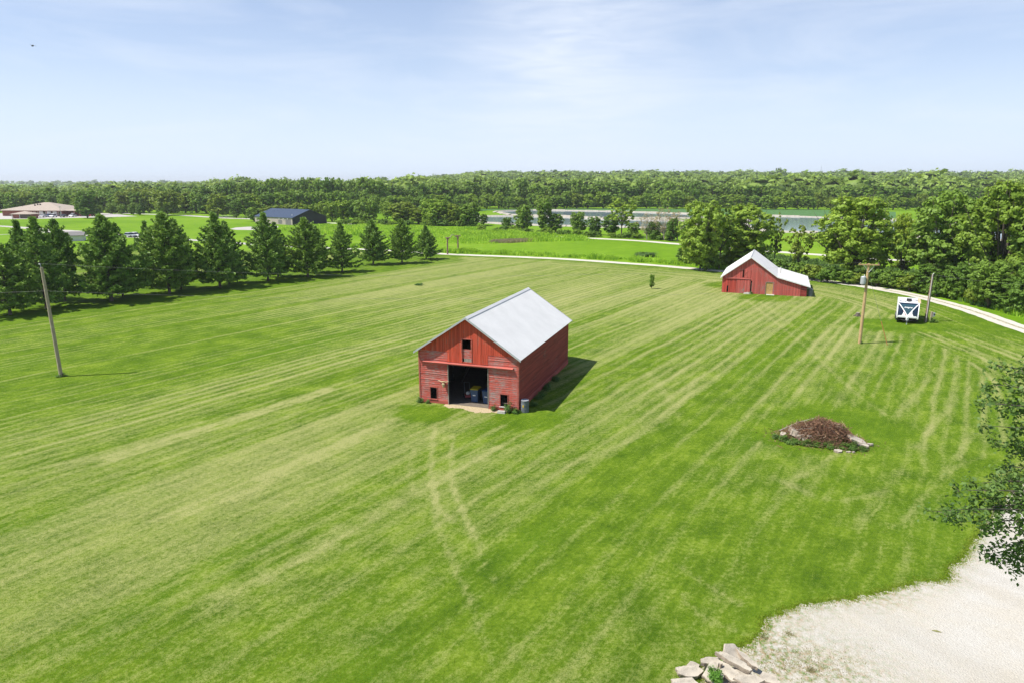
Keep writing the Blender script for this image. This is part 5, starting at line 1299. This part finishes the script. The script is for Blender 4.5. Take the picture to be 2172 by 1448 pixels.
tag(link_mesh('dead_leaves', np_mesh('dead_leaves', V, Fq, M['deadleaf'], lv=g.rand(n)), e), kind='stuff')
for k, (a, b) in enumerate((((-2.4, .2, .35), (-.3, .35, 1.35)), ((-1.7, -.2, .6), (.2, -.5, .85)), ((.5, .3, 1.2), (1.6, -.1, .55)), ((.7, .1, 1.15), (1.9, -.4, .4)), ((.1, -.3, 1.1), (1.0, -.7, .5)))):
    mb = MB(); a, b = Vector(a), Vector(b); mb.tube([a, a.lerp(b, .5) + Vector((0, 0, .12)), b], [.03, .025, .012], 6); mb.build('branch', M['palebark'], e)
def slab(loc, size, rot, label, seed, mat='slab', name='stone_slab', cat='slab', group=None, tint=None):
    g_ = random.Random(seed); n_ = g_.choice((5, 6, 6, 7)); sx, sy, sz = size
    poly = []
    for k in range(n_):
        a = 2 * math.pi * (k + g_.uniform(-.25, .25)) / n_; r = 1 / max(abs(math.cos(a)), abs(math.sin(a))) ** .75 * g_.uniform(.82, 1.0)
        poly.append((math.cos(a) * r * sx / 2, math.sin(a) * r * sy / 2))
    fine = []
    for k in range(n_):
        a, b = poly[k], poly[(k + 1) % n_]
        for j in range(4):
            f = j / 4; jt = g_.uniform(-.02, .02) if j else 0
            fine.append((a[0] + (b[0] - a[0]) * f + jt, a[1] + (b[1] - a[1]) * f + jt))
    m_ = len(fine); mb = MB()
    b0 = [(x * g_.uniform(.93, 1.0), y * g_.uniform(.93, 1.0), -sz / 2 + g_.uniform(-.01, .015)) for x, y in fine]; b1 = [(x * g_.uniform(.98, 1.02), y * g_.uniform(.98, 1.02), sz * .30) for x, y in fine]; b2 = [(x * .975, y * .975, sz / 2 + g_.uniform(-.006, .006)) for x, y in fine]
    fs = [list(range(m_ - 1, -1, -1)), [2 * m_ + i for i in range(m_)]] + [(i, (i + 1) % m_, (i + 1) % m_ + m_, i + m_) for i in range(m_)] + [(i + m_, (i + 1) % m_ + m_, (i + 1) % m_ + 2 * m_, i + 2 * m_) for i in range(m_)]
    mb.add(b0 + b1 + b2, fs); o = mb.build(name, M[mat]); o.location = loc; o.rotation_euler = [R(x) for x in rot]
    return tag(o, label, cat, group)
def bp(x, y, z): return Matrix.Translation(BPp) @ Matrix.Rotation(R(-14), 4, 'Z') @ Vector((x, y, z))
slab(bp(2.0, -.55, .42), (1.25, .75, .14), (8, 22, -18), 'Broad tan concrete slab with a dark crack at the right of the brush pile', 1, group='slabs round the brush pile')
slab(bp(1.75, -.2, .45), (.7, .6, .16), (4, 14, 30), 'Bluish grey slab tucked under the right side of the brush pile', 2, 'concrete', group='slabs round the brush pile')
slab(bp(2.3, -.8, .22), (1.0, .5, .14), (4, 12, -22), 'Pale lower slab at the right end of the brush pile', 3, group='slabs round the brush pile')
slab(bp(2.85, -.35, .1), (.5, .2, .12), (0, 0, -5), 'Narrow pale slab furthest right of the brush pile', 4, group='slabs round the brush pile')
slab(bp(.75, -1.9, .05), (.6, .4, .14), (5, 4, 10), 'Pale stone lying loose on the grass below the brush pile', 5, name='stone', cat='stone')
slab(bp(1.35, -1.85, .03), (.35, .16, .10), (0, 0, 0), 'Small pale stone right of the loose one below the brush pile', 6, name='stone', cat='stone', group='small stones below the brush pile')
slab(bp(1.62, -1.8, .03), (.3, .15, .08), (0, 0, 30), 'Smallest pale stone at the right below the brush pile', 7, name='stone', cat='stone', group='small stones below the brush pile')
for k, (x, y, z, sx, sy, sz, lab) in enumerate([(-2.25, -.25, .22, .4, .35, .3, 'Tan lump of rubble at the left end of the brush pile'), (-1.55, -.35, .45, .8, .6, .35, 'Large pale rubble lump left in the brush pile'), (-1.3, -.6, .35, .55, .45, .25, 'Pale rubble lump low on the left of the brush pile'),
                                                (-.75, -.7, .40, .5, .22, .18, 'Narrow pale slab sticking out of the brush pile middle'), (-1.7, .15, .5, .5, .4, .25, 'Rubble lump at the back left of the brush pile'), (-1.05, -.85, .2, .4, .3, .2, 'Small rubble lump at the front left foot of the brush pile')]):
    slab(bp(x, y, z), (sx, sy, sz), (rnd.uniform(-20, 20), rnd.uniform(-20, 20), rnd.uniform(0, 90)), lab, 20 + k, name='rubble_lump', cat='rubble', group='rubble lumps in the brush pile')
for k, (x, y, w, h) in enumerate([(-2.3, -.7, .9, .5), (-1.7, -1.0, 1.0, .55), (-1.1, -1.15, 1.0, .45), (-.4, -1.2, 1.1, .45), (.4, -1.2, 1.1, .45), (1.1, -1.15, 1.1, .5), (1.7, -1.2, 1.0, .5), (2.3, -1.25, .8, .4), (-2.7, -.3, .7, .35), (1.9, .1, .8, .35), (-1, .9, 1.2, .3)]):
    weed(bp(x, y, 0), w, h, 'Rough grass tuft %s' % ('at the far left tip of the brush pile front', 'below the large rubble lump of the brush pile', 'below the small rubble lump of the brush pile', 'below the narrow slab in the brush pile', 'below the left middle of the brush pile', 'below the right middle of the brush pile', 'above the small loose stones by the brush pile', 'at the lower right tip of the brush pile', 'left of the tan lump, outermost at the brush pile', 'behind the bluish slab of the brush pile', 'behind the brush pile on its far side')[k], 'grass tuft', 'grass tufts round the brush pile', 'grass_tuft', k, (.85, .9, .7))

# limestone slabs at the bottom
def sl_px(px, py, z, size, rot, label, seed): slab(at(px, py, z), size, rot, label, seed, group='stone slabs heaped on the yard corner')
sl_px(1462, 1424, .16, (.96, .42, .17), (18, 0, 1), 'Straight pale slab at the left end of the stone heap', 41)
sl_px(1455, 1450, .12, (1.0, .5, .16), (6, 0, -2), 'Broken slab at the bottom left of the stone heap, cut by the photo edge', 42)
sl_px(1470, 1412, .05, (.5, .4, .12), (10, 4, 20), 'Small slab peeking out behind the straight left slab', 43)
sl_px(1505, 1402, .30, (.75, .32, .16), (10, 3, 5), 'Rough edged slab at the upper left of the stone heap', 44)
sl_px(1553, 1382, .42, (.85, .7, .10), (26, 16, 20), 'Tilted triangular slab at the top of the stone heap', 45)
sl_px(1532, 1388, .36, (.4, .25, .14), (10, -12, 30), 'Small block left of the tilted triangular slab', 46)
sl_px(1556, 1402, .50, (1.35, .30, .17), (10, 10, -30), 'Long slab lying across the middle of the stone heap', 47)
sl_px(1584, 1398, .34, (.98, .24, .15), (4, 12, -52), 'Long narrow slab at the right of the stone heap', 48)
sl_px(1515, 1425, .28, (.95, .75, .10), (14, -10, 35), 'Wide flat yellowish slab left of the small bush', 49)
sl_px(1545, 1425, .30, (1.1, .5, .12), (10, 10, -55), 'Wide pale slab right of the small bush', 50)
sl_px(1575, 1430, .22, (.6, .5, .14), (4, 6, 15), 'Short slab in the lower right of the stone heap', 51)
sl_px(1588, 1443, .22, (1.1, .4, .18), (10, 4, 6), 'Thick rounded slab at the bottom right of the stone heap', 52)
sl_px(1632, 1440, .14, (.75, .40, .13), (10, 6, -28), 'Slab with a dark edge at the far right of the stone heap', 53)
sl_px(1527, 1415, .36, (.18, .10, .34), (0, 4, 10), 'Thin upright stone splinter above the small bush', 54)
o = weed(at(1519, 1440, .3), .55, .6, 'Bright green leafy bush growing among the stone slabs', 'bush', None, 'bush', 0, (1.0, 1.3, .7), heavy=True)

# ------------------------------------------------------------------ leafy branches of the near tree at the right
g = np.random.RandomState(77)
def at_depth(px, py, dep):
    x = (px - 1086) / F_PX; y = (724 - py) / F_PX
    return Vector((x * dep, (CP + y * SP) * dep, H + (-SP + y * CP) * dep))
near = empty('tree', (14.6, 14.2, 0), 0, 'Near tree whose leafy branches hang into the right photo edge', 'tree')
NB = Vector((14.6, 14.2, 0))
mb = MB(); mb.tube([(0, 0, -.1), (.1, 0, 3.5), (0, .1, 7), (-.1, .2, 10.5), (0, .2, 12.5)], [.30, .24, .17, .10, .03], 10)
tips = [(2118, 775, 15), (2150, 790, 15.5), (2098, 815, 15), (2082, 855, 14.5), (2102, 852, 15.5), (2100, 902, 15), (2112, 935, 15.5), (2130, 985, 15), (2062, 1025, 14), (2035, 1040, 13.5), (1988, 1083, 13), (2012, 1090, 13.4), (2040, 1105, 13.6), (2062, 1060, 14.2), (2088, 1165, 14), (2108, 1178, 14), (2135, 1190, 14.4), (2160, 1202, 14.5),
        (2140, 1080, 14.5), (2110, 1080, 14), (2140, 870, 15.5), (2165, 830, 16), (2160, 905, 16), (2160, 960, 16), (2170, 1010, 15.5), (2170, 1110, 15), (2172, 1160, 15), (2110, 1020, 14.6), (2085, 1120, 14.2), (2150, 1030, 15.2), (2180, 870, 16), (2190, 950, 16), (2185, 780, 16), (2190, 1060, 15.5), (2200, 1190, 15)]
for k in range(34): tips.append((g.uniform(2200, 2600), g.uniform(700, 1300), g.uniform(12.5, 18)))
LPs = []; LNs = []
for (px, py, dp) in tips:
    tip = at_depth(px, py, dp) - NB
    zs = min(max(tip.z - 1.2 + g.uniform(-.5, .3), 3.2), 11.0)
    s0 = Vector((0.02, .1, zs)); mid = s0.lerp(tip, .55) + Vector((g.uniform(-.2, .2), g.uniform(-.2, .2), .45))
    pts_ = []
    for i in range(9):
        t_ = i / 8; pts_.append(s0 * (1 - t_) ** 2 + mid * 2 * t_ * (1 - t_) + tip * t_ ** 2)
    mb.tube(pts_, [.05, .042, .035, .028, .022, .017, .013, .009, .004], 5, cap=False)
    for i in range(3, 9):
        p = pts_[i]; sub_n = 3
        for q in range(sub_n):
            dirv = Vector((g.normal(), g.normal(), g.normal() * .6 - .15)).normalized(); L = g.uniform(.15, .55) * (1.1 - i / 12)
            tp = p + dirv * L; mb.tube([p, tp], [.007, .003], 3, cap=False)
            kk = g.randint(13, 24)
            for _ in range(kk):
                c = p.lerp(tp, g.uniform(.35, 1.1)) + Vector((g.normal(), g.normal(), g.normal())) * .085
                LPs.append(c[:]); LNs.append((g.normal() * .7, g.normal() * .7, .8))
LPs = np.array(LPs); LNs = np.array(LNs)
V, Fq = quads(g, LPs, LNs, g.uniform(.07, .135, len(LPs)), .6, .22)
M['mapleleaf'] = leaf_mat('near_leaf', (.045, .10, .018), (.15, .24, .05), .25, 1.2)
link_mesh('crown', np_mesh('near_crown', V, Fq, M['mapleleaf'], lv=g.rand(len(LPs))), near)
mb.build('trunk', M['bark'], near)

# ------------------------------------------------------------------ dark shed
def frame_from(C, a):
    e_ = Vector((math.cos(a), math.sin(a), 0)); return e_
Cc = at(620.5, 478.0); La, Lb = 25.0, 16.4
av = Vector((-20, 15, 0)).normalized(); rz = math.atan2(-av.y, -av.x)      # local +x runs from the far left end to the near corner
shed = empty('metal_shed', Cc, rz, 'Dark metal shed with blue grey roof beyond the pine row', 'shed')
# local: x from -La..0 along the tan wall, y 0..Lb into the back right
eh, rh = 2.75, 5.6
mb = MB(); mb.box(-La, 0, 0, 0, .12, eh, 1); 
mb.add([(0, .12, 0), (0, Lb, 0), (0, Lb, eh), (0, Lb / 2, rh), (0, .12, eh)], [(0, 1, 2, 3, 4)], 0)
mb.add([(-La, .12, 0), (-La, Lb, 0), (-La, Lb, eh), (-La, Lb / 2, rh), (-La, .12, eh)], [(4, 3, 2, 1, 0)], 0); mb.box(-La, Lb - .12, 0, -.01, Lb, eh, 0)
mb.build('wall', [M['wall_dark'], M['wall_tan']], shed)
mb = MB()
for s_ in (0, 1):
    ye = -.3 if s_ == 0 else Lb + .3; ze = eh - .3 * (rh - eh) / (Lb / 2) + .08
    corrugated(mb, (-La - .3, ye, ze), (.3, ye, ze), (.3, Lb / 2, rh + .1), (-La - .3, Lb / 2, rh + .1), pitch=.9, amp=.02, thick=.08)
rs = mb.build('roof', M['roof_blue'], shed)
mb = MB(); mb.tube([(-2.6, 2.0, 3.4), (-2.6, 2.0, 4.0)], .14, 8); mb.build('vent_pipe', M['white'], rs)
mb = MB(); mb.box(-4.3, -.04, 0, -.9, -.004, 2.25); mb.build('garage_door', M['door_grey'], shed)
mb = MB(); mb.box(-9.0, -.04, .3, -6.6, -.004, 1.75); mb.build('window', M['door_grey'], shed)
for x in (-5.4, -2.7, -8.0):
    mb = MB(); mb.box(x - .2, -.25, 2.1 if x > -6 else 2.3, x + .2, -.004, 2.4 if x > -6 else 2.5); mb.build('wall_lamp', M['white'], shed)
mb = MB(); mb.box(.003, 1.2, 1.0, .03, 1.9, 1.6); mb.build('window', M['black'], shed)

# ------------------------------------------------------------------ brown roofed building with pavilion, cars
def hip(mb, x0, x1, y0, y1, ze, zr, inset, ov=.6, m=0, th_=.15):
    a = [(x0 - ov, y0 - ov, ze), (x1 + ov, y0 - ov, ze), (x1 + ov, y1 + ov, ze), (x0 - ov, y1 + ov, ze)]; ym = (y0 + y1) / 2
    r_ = [(x0 + inset, ym, zr), (x1 - inset, ym, zr)]
    b = [(p[0], p[1], p[2] - th_) for p in a]
    mb.add(a + r_ + b, [(0, 1, 5, 4), (1, 2, 5), (2, 3, 4, 5), (3, 0, 4), (0, 6, 7, 1), (1, 7, 8, 2), (2, 8, 9, 3), (3, 9, 6, 0), (6, 9, 8, 7)], m)
B0 = at(6, 458.5); B1 = at(142, 459.5)
cl = empty('brick_building', B0, math.atan2(B1.y - B0.y, B1.x - B0.x), 'Low brick building with a wide brown hipped roof behind the pines', 'building')
bw = (B1 - B0).length; 
mb = MB(); mb.box(0, 0, 0, bw * .93, 20, 2.7, 0); mb.build('wall', M['brick'], cl)
mb = MB(); hip(mb, 0, bw * .96, -.5, 20, 2.8, 6.4, bw * .44, .9); mb.build('roof', M['shingle'], cl)
rfp = [c for c in cl.children if c.name.startswith('roof')][0]
for x, y in ((bw * .42, 6), (bw * .46, 6), (bw * .40, 5), (bw * .22, 4), (bw * .25, 3.4), (bw * .28, 3.8)):
    mb = MB(); zz = 2.8 + 3.6 * (y + 1.4) / 10.6 if abs(x - bw * .48) < 4 else 3.9
    mb.box(x - .25, y - .25, zz - .4, x + .25, y + .25, zz + .5); mb.build('roof_vent', M['black'], rfp)
for x in np.linspace(bw * .42, bw * .90, 9):
    mb = MB(); mb.box(x - .6, -.08, .5, x + .6, -.01, 2.1); w = mb.build('window', M['glass'], cl)
    mb = MB(); mb.box(x - .75, -.06, .3, x - .62, -.005, 2.3); mb.box(x + .62, -.06, .3, x + .75, -.005, 2.3); mb.build('frame', M['white'], w)
for x in (bw * .62, bw * .74, bw * .83):
    mb = MB(); mb.box(x - 1.0, -.5, 0, x + 1.0, -.1, 2.4); mb.build('porch_panel', M['offwhite'], cl)
# drive-through canopy
mb = MB(); hip(mb, bw * .96, bw + 6.5, 1, 9, 2.75, 4.1, 4.2, .5); mb.build('canopy_roof', M['shingle'], cl)
for x in (bw + 3.2, bw + 6.1):
    for y in (1.4, 8.6):
        mb = MB(); mb.box(x - .3, y - .3, 0, x + .3, y + .3, 2.6); mb.build('canopy_pillar', M['brick'], cl)
V0 = at(47, 464); pv = empty('brick_pavilion', V0, 0, 'Small dark pavilion with hipped roof in front of the brick building', 'pavilion')
mb = MB(); mb.box(-4.1, 0, 0, 4.1, 5, 1.9); mb.build('wall', M['brick'], pv)
mb = MB(); hip(mb, -4.3, 4.3, -.1, 5.3, 2.0, 3.2, 3.9, .7); mb.build('roof', M['shingle'], pv)
mb = MB(); mb.box(-4.5, -.3, 0, -4.2, 0, 2.0); mb.box(-1.0, -.25, 0, -.75, -.02, 1.9); mb.build('post', M['offwhite'], pv)
mb = MB(); mb.box(-.7, -.1, .1, 4.0, -.02, 1.75); mb.build('screen', M['wood_in'], pv)

def make_car(paint, label, loc, rz, suv=False):
    e = empty('parked_car', loc, rz, label, 'car', 'cars parked before the brick building')
    hb = .85 if not suv else .95; ht = 1.42 if not suv else 1.7
    mb = MB(); pr = [(-2.1, .35), (-2.15, .65), (-1.95, hb - .05), (-.9, hb), (1.4, hb), (2.05, hb - .08), (2.1, .35)]
    q = len(pr); mb.add([(-.88, a, b) for a, b in pr] + [(.88, a, b) for a, b in pr], [list(range(q)), list(range(2 * q - 1, q - 1, -1))] + [(i, i + q, (i + 1) % q + q, (i + 1) % q) for i in range(q)]); bd = mb.build('body', paint, e)
    mb = MB(); mb.hexa([(-.82, -1.0, hb - .01), (.82, -1.0, hb - .01), (.82, 1.5, hb - .01), (-.82, 1.5, hb - .01)], [(-.66, -.35, ht - .05), (.66, -.35, ht - .05), (.66, 1.1, ht - .05), (-.66, 1.1, ht - .05)]); mb.build('windows', M['glass'], e)
    mb = MB(); mb.hexa([(-.67, -.36, ht - .055), (.67, -.36, ht - .055), (.67, 1.12, ht - .055), (-.67, 1.12, ht - .055)], [(-.62, -.28, ht), (.62, -.28, ht), (.62, 1.05, ht), (-.62, 1.05, ht)]); mb.build('roof', paint, e)
    for sx in (-1, 1):
        for y in (-1.35, 1.35):
            mb = MB(); mb.tube([(sx * .72, y, .33), (sx * .9, y, .33)], .33, 14); mb.build('wheel', M['black'], e)
        mb = MB(); mb.box(sx * .62 - .16, -2.17, .58, sx * .62 + .16, -2.12, .72); mb.build('headlight', M['offwhite'], e)
for px, py, pt, lab, suv in ((92, 461.5, 'white', 'White car, leftmost of those parked before the brick building', 0), (103, 460.5, 'car_blue', 'Blue car between two white cars before the brick building', 0), (113, 461.3, 'white', 'White car right of the blue car before the brick building', 1), (135.5, 461.3, 'car_black', 'Black car parked before the brick building', 0), (154.5, 460.5, 'white', 'White van like car nearest the canopy of the brick building', 1), (193, 459.5, 'car_red', 'Red car right of the large dark tree', 0)):
    make_car(M[pt], lab, at(px, py), R(8) if pt != 'car_red' else R(80), suv)
# parked cars and a shed roof between the pines
for px, py, pt, lab in ((287, 503, 'white', 'White car glimpsed between the second and third pine crowns'), (276, 503.5, 'grey_metal', 'Grey car glimpsed between the pine crowns, left of the white one')):
    make_car(M[pt], lab, at(px, py), R(70))
Pg = at(158, 512); gs = empty('garden_shed', Pg, R(20), 'Grey roofed small shed glimpsed behind the third pine', 'shed')
mb = MB(); mb.box(-2.2, 0, 0, 2.2, 3.5, 1.7); mb.build('wall', M['offwhite'], gs)
mb = MB(); mb.add([(-2.6, -.4, 1.6), (2.6, -.4, 1.6), (2.6, 1.75, 2.6), (-2.6, 1.75, 2.6), (2.6, 3.9, 1.6), (-2.6, 3.9, 1.6), (-2.6, -.4, 1.5), (2.6, -.4, 1.5), (2.6, 3.9, 1.5), (-2.6, 3.9, 1.5)], [(0, 1, 2, 3), (3, 2, 4, 5), (0, 6, 7, 1), (5, 4, 8, 9), (0, 3, 5, 9, 6), (1, 7, 8, 4, 2)]); mb.build('roof', M['door_grey'], gs)
# small far houses
for px, py, w_, lab, wm, rm in ((305, 444, 5.5, 'Small white house with tan roof among the far left trees', 'white', 'tan'), (268, 439, 8, 'Low pale house half hidden in trees left of the white house', 'offwhite', 'grey_metal'), (325, 433, 6, 'Farthest pale roofed house behind the round tree', 'offwhite', 'shingle')):
    P = at(px, py); hh = empty('far_house', P, R(15), lab, 'house')
    s_ = P.y / 400 * w_ * .8
    mb = MB(); mb.box(-s_, 0, 0, s_, s_ * 1.2, 3.0); mb.build('wall', M[wm], hh)
    mb = MB(); mb.prism([(-s_ - .3, 2.95), (0, 5.4), (s_ + .3, 2.95)], -.3, s_ * 1.2 + .3); mb.build('roof', M[rm], hh)
    mb = MB(); mb.box(-s_ * .4, -.05, 1, s_ * .1, -.01, 2.2); mb.build('window', M['glass'], hh)
# light pole, radio mast, bird
P = at(273.5, 449); e = empty('light_pole', P, 0, 'Tall thin floodlight pole above the small trees by the car park', 'light pole')
mb = MB(); mb.tube([(0, 0, 0), (0, 0, 10.2)], [.16, .1], 8); mb.build('shaft', M['grey_metal'], e)
mb = MB(); mb.box(-1.1, -.2, 9.6, 1.1, .2, 10.3); mb.build('lamp_bank', M['offwhite'], e)
P = at(130, 463); e = empty('light_pole', P, 0, 'Thin lamp post in front of the brick building', 'light pole')
mb = MB(); mb.tube([(0, 0, 0), (0, 0, 5.2)], [.12, .08], 8); mb.build('shaft', M['grey_metal'], e)
mb = MB(); mb.box(-.5, -.15, 5.2, .5, .15, 5.35); mb.build('lamp_head', M['grey_metal'], e)
Dm = 1700.0; xm = (1722 - 1086) / F_PX; Pm_ = Vector((xm * Dm, Dm, 0)); Pm_.z = th1(Pm_.x, Pm_.y)
e = empty('radio_mast', Pm_, 0, 'Thin radio mast above the wooded horizon right of centre', 'mast')
hm = H + (388 - 356) / F_PX * Dm - Pm_.z
for k in range(3):
    a = k * 2.094; mb = MB(); mb.tube([(math.cos(a) * .8, math.sin(a) * .8, 0), (math.cos(a) * .4, math.sin(a) * .4, hm)], .16, 4); mb.build('leg', M['grey_metal'], e)
mb = MB()
for z in np.arange(4, hm, 4):
    for k in range(3):
        a = k * 2.094; b = a + 2.094; r_ = .8 - .4 * z / hm; mb.tube([(math.cos(a) * r_, math.sin(a) * r_, z), (math.cos(b) * r_, math.sin(b) * r_, z + 2)], .07, 3)
mb.build('lattice', M['grey_metal'], e)
mb = MB(); mb.tube([(0, 0, hm), (0, 0, hm + 3)], .2, 5); mb.build('antenna', M['grey_metal'], e)
bpz = at_depth(69, 97.5, 42.0)
mb = MB(); mb.tube([(-.12, .10, .02), (-.05, .03, 0), (.05, -.03, 0), (.13, -.1, -.01)], [.015, .045, .05, .01], 8)
mb.add([(-.06, .0, .01), (.06, -.02, .01), (-.16, -.02, .09), (-.25, .0, .11), (-.20, .05, .10), (-.05, .05, .02)], [(0, 2, 3, 4, 5)])
mb.add([(.04, -.04, .01), (.02, .03, .02), (.16, .04, .0), (.26, .02, -.03), (.18, -.03, -.02)], [(0, 1, 2, 3, 4)])
o = mb.build('bird', M['bird']); o.location = bpz; tag(o, 'Small dark bird flying in the upper left sky', 'bird')
# goal frame in the far field and a far hay ring
P = at(488, 463); e = empty('sports_bench', P, R(5), 'Long low rail in the far field behind the fifth pine', 'rail')
mb = MB(); mb.tube([(-5, 0, .9), (5, 0, .9)], .08, 6); mb.build('rail', M['grey_metal'], e)
for x in (-5, -1.7, 1.7, 5):
    mb = MB(); mb.tube([(x, 0, 0), (x, 0, .9)], .07, 6); mb.build('post', M['grey_metal'], e)

# ------------------------------------------------------------------ tall grass, weeds, blades
def inpoly(x, y, poly):
    c = np.zeros(len(x), bool); n = len(poly); j = n - 1
    for i in range(n):
        xi, yi = poly[i]; xj, yj = poly[j]
        c ^= ((yi > y) != (yj > y)) & (x < (xj - xi) * (y - yi) / (yj - yi + 1e-12) + xi); j = i
    return c
def blades(name, pts, h, w, mat, label, seed=1, per=4, spread=.3, cat='grass'):
    g_ = np.random.RandomState(seed); n = len(pts)
    P = np.repeat(pts, per, axis=0) + g_.normal(size=(n * per, 2)) * spread; m_ = n * per; hh = np.repeat(h, per) * g_.uniform(.6, 1.15, m_)
    a = g_.uniform(0, 6.28, m_); s_ = np.stack([np.cos(a), np.sin(a)], 1) * (w * g_.uniform(.6, 1.4, m_))[:, None]; ln = g_.normal(size=(m_, 2)) * (hh * .22)[:, None]
    V = np.zeros((m_, 4, 3)); V[:, 0, :2] = P - s_; V[:, 1, :2] = P + s_; V[:, 2, :2] = P + ln + s_ * .45; V[:, 3, :2] = P + ln - s_ * .45
    V[:, 2, 2] = hh; V[:, 3, 2] = hh
    o = link_mesh(name, np_mesh(name, V.reshape(-1, 3), np.arange(m_ * 4).reshape(m_, 4), mat, lv=np.repeat(g_.rand(n), per) * .6 + g_.rand(m_) * .4))
    return tag(o, label, cat, kind='stuff')
g = np.random.RandomState(8)
def scatter(pxpoly, n):
    poly = [tuple(at(*p)[:2]) for p in pxpoly]; xs = [p[0] for p in poly]; ys = [p[1] for p in poly]
    x = g.uniform(min(xs), max(xs), n); y = g.uniform(min(ys), max(ys), n); k = inpoly(x, y, poly); return np.stack([x[k], y[k]], 1)
Pt = scatter([(640, 481), (700, 478), (800, 480), (1000, 486), (1120, 497), (1220, 503), (1250, 510), (1140, 513), (1050, 517), (940, 516), (850, 512), (760, 500), (620, 492), (600, 485)], 26000)
cg = fbm(Pt[:, 0] / 7, Pt[:, 1] / 7, 4); Pt = Pt[cg > .40]; cg = cg[cg > .40]; hh = .25 + 2.6 * (cg - .40)
blades('tall_grass', Pt, hh, .16, M['tallgrass'], 'Band of tall uneven meadow grass between the ponds and the driveway', 3, 5, .9)
Pt = scatter([(1050, 512), (1140, 509), (1145, 512), (1080, 516), (1040, 516)], 3600)
blades('dry_reeds', Pt, np.full(len(Pt), .6), .1, M['reed'], 'Patch of brownish dry reeds at the front of the tall grass', 4, 5, .3)
# verge weeds along the far side of the driveway
T = np.gradient(DC, axis=0); T /= np.linalg.norm(T, axis=1, keepdims=True); Nn = np.stack([-T[:, 1], T[:, 0]], 1)
sel = np.where((DC[:, 0] > -45))[0]; sel = sel[DC[sel, 1] > 60]
pk = g.choice(sel, 9000); off = 2.6 + np.abs(g.normal(size=9000)) * 1.6 + 1.0
Pt = DC[pk] + Nn[pk] * off[:, None] + g.normal(size=(9000, 2)) * .3
cl_ = fbm(Pt[:, 0] / 2.2, Pt[:, 1] / 2.2, 3); kk = cl_ > .42; Pt = Pt[kk]
blades('verge_weeds', Pt, .3 + 1.0 * (cl_[kk] - .42) * 2, .10, M['tallgrass'], 'Straggling green weeds along the far verge of the driveway', 5, 5, .25, 'weeds')
# undergrowth below the belt
belt_poly = [(1450, 560), (1640, 560), (1800, 588), (1900, 606), (2000, 628), (2100, 655), (2200, 680), (2240, 600), (2000, 585), (1800, 565), (1640, 545), (1460, 540)]
Pt = scatter(belt_poly, 9000); blades('undergrowth', Pt, np.full(len(Pt), .8), .22, M['weed'], 'Shaded green undergrowth beneath the right tree belt', 6, 4, .4, 'undergrowth')
# short lawn blades in the foreground
nb = 110000
yy = 18 + 42 * g.rand(nb) ** 1.7; xx = (g.rand(nb) * 2 - 1) * (yy * .8 + 4)
dY, sY = seg_dist(xx, yy, YARD_EDGE[::8])
poly = [tuple(p) for p in YARD_EDGE[::8]] + [(40, 30), (40, 5), (5, 5)]
kin = inpoly(xx, yy, poly)
keep = (~kin) | ((dY < .35) & (g.rand(nb) < .25))
bi = BMAT.inverted(); lx_ = bi[0][0] * xx + bi[0][1] * yy + bi[0][3]; ly_ = bi[1][0] * xx + bi[1][1] * yy + bi[1][3]
keep &= ~((lx_ > -.1) & (lx_ < BW + .1) & (ly_ > -.6) & (ly_ < BL))
Pt = np.stack([xx, yy], 1)[keep]
blades('grass', Pt, np.full(len(Pt), .026), .013, M['blade'], 'Short mown grass blades of the near lawn', 7, 2, .07)
# ragged grass along the gravel yard edge and dry wisps on the gravel
ne = 5200; ii = g.randint(0, len(E2), ne); T = np.gradient(E2, axis=0); T /= np.linalg.norm(T, axis=1, keepdims=True); En = np.stack([-T[:, 1], T[:, 0]], 1)
Pt = E2[ii] + En[ii] * (g.normal(size=(ne, 1)) * .14) + g.normal(size=(ne, 2)) * .05
blades('edge_grass', Pt, np.full(ne, .05), .014, M['blade'], 'Longer ragged grass along the edge of the gravel yard', 9, 4, .05)
Pc = at(1700, 1405); Pt = np.concatenate([np.stack([Pc.x + g.normal(size=420) * 1.1, Pc.y + g.normal(size=420) * .5 - 0.0], 1), np.array([at(1720, 1422)[:2]]) + g.normal(size=(60, 2)) * .06, np.array([at(1675, 1345)[:2]]) + g.normal(size=(40, 2)) * .07, np.array([at(1620, 1352)[:2]]) + g.normal(size=(40, 2)) * .07])
blades('dry_tufts', Pt, np.full(len(Pt), .05), .012, M['reed'], 'Thin dry and green tufts scattered over the gravel near the slabs', 10, 5, .06)
# a dropped green husk on the gravel
Pl = at(1986, 1339); mb = MB(); mb.tube([(-.14, .05, .03), (0, 0, .035), (.15, -.06, .03)], [.01, .04, .01], 6); o = mb.build('fallen_leaf', simple('olive_leaf', (.22, .22, .08), .8)); o.location = Pl; tag(o, 'Single olive green leaf lying on the pale gravel yard', 'leaf')

# ------------------------------------------------------------------ haze
mb = MB(); mb.box(-7200, -500, -3, 7200, 9200, 75)
hz = mb.build('haze', bpy.data.materials.new('haze_air')); m_ = hz.data.materials[0]; m_.use_nodes = True; nt = m_.node_tree; nt.nodes.clear()
vo = nt.nodes.new('ShaderNodeVolumePrincipled'); vo.inputs['Color'].default_value = (.93, .97, 1, 1); vo.inputs['Density'].default_value = 0.00012; vo.inputs['Anisotropy'].default_value = 0.2
oo_ = nt.nodes.new('ShaderNodeOutputMaterial'); nt.links.new(vo.outputs[0], oo_.inputs['Volume']); tag(hz, kind='stuff')
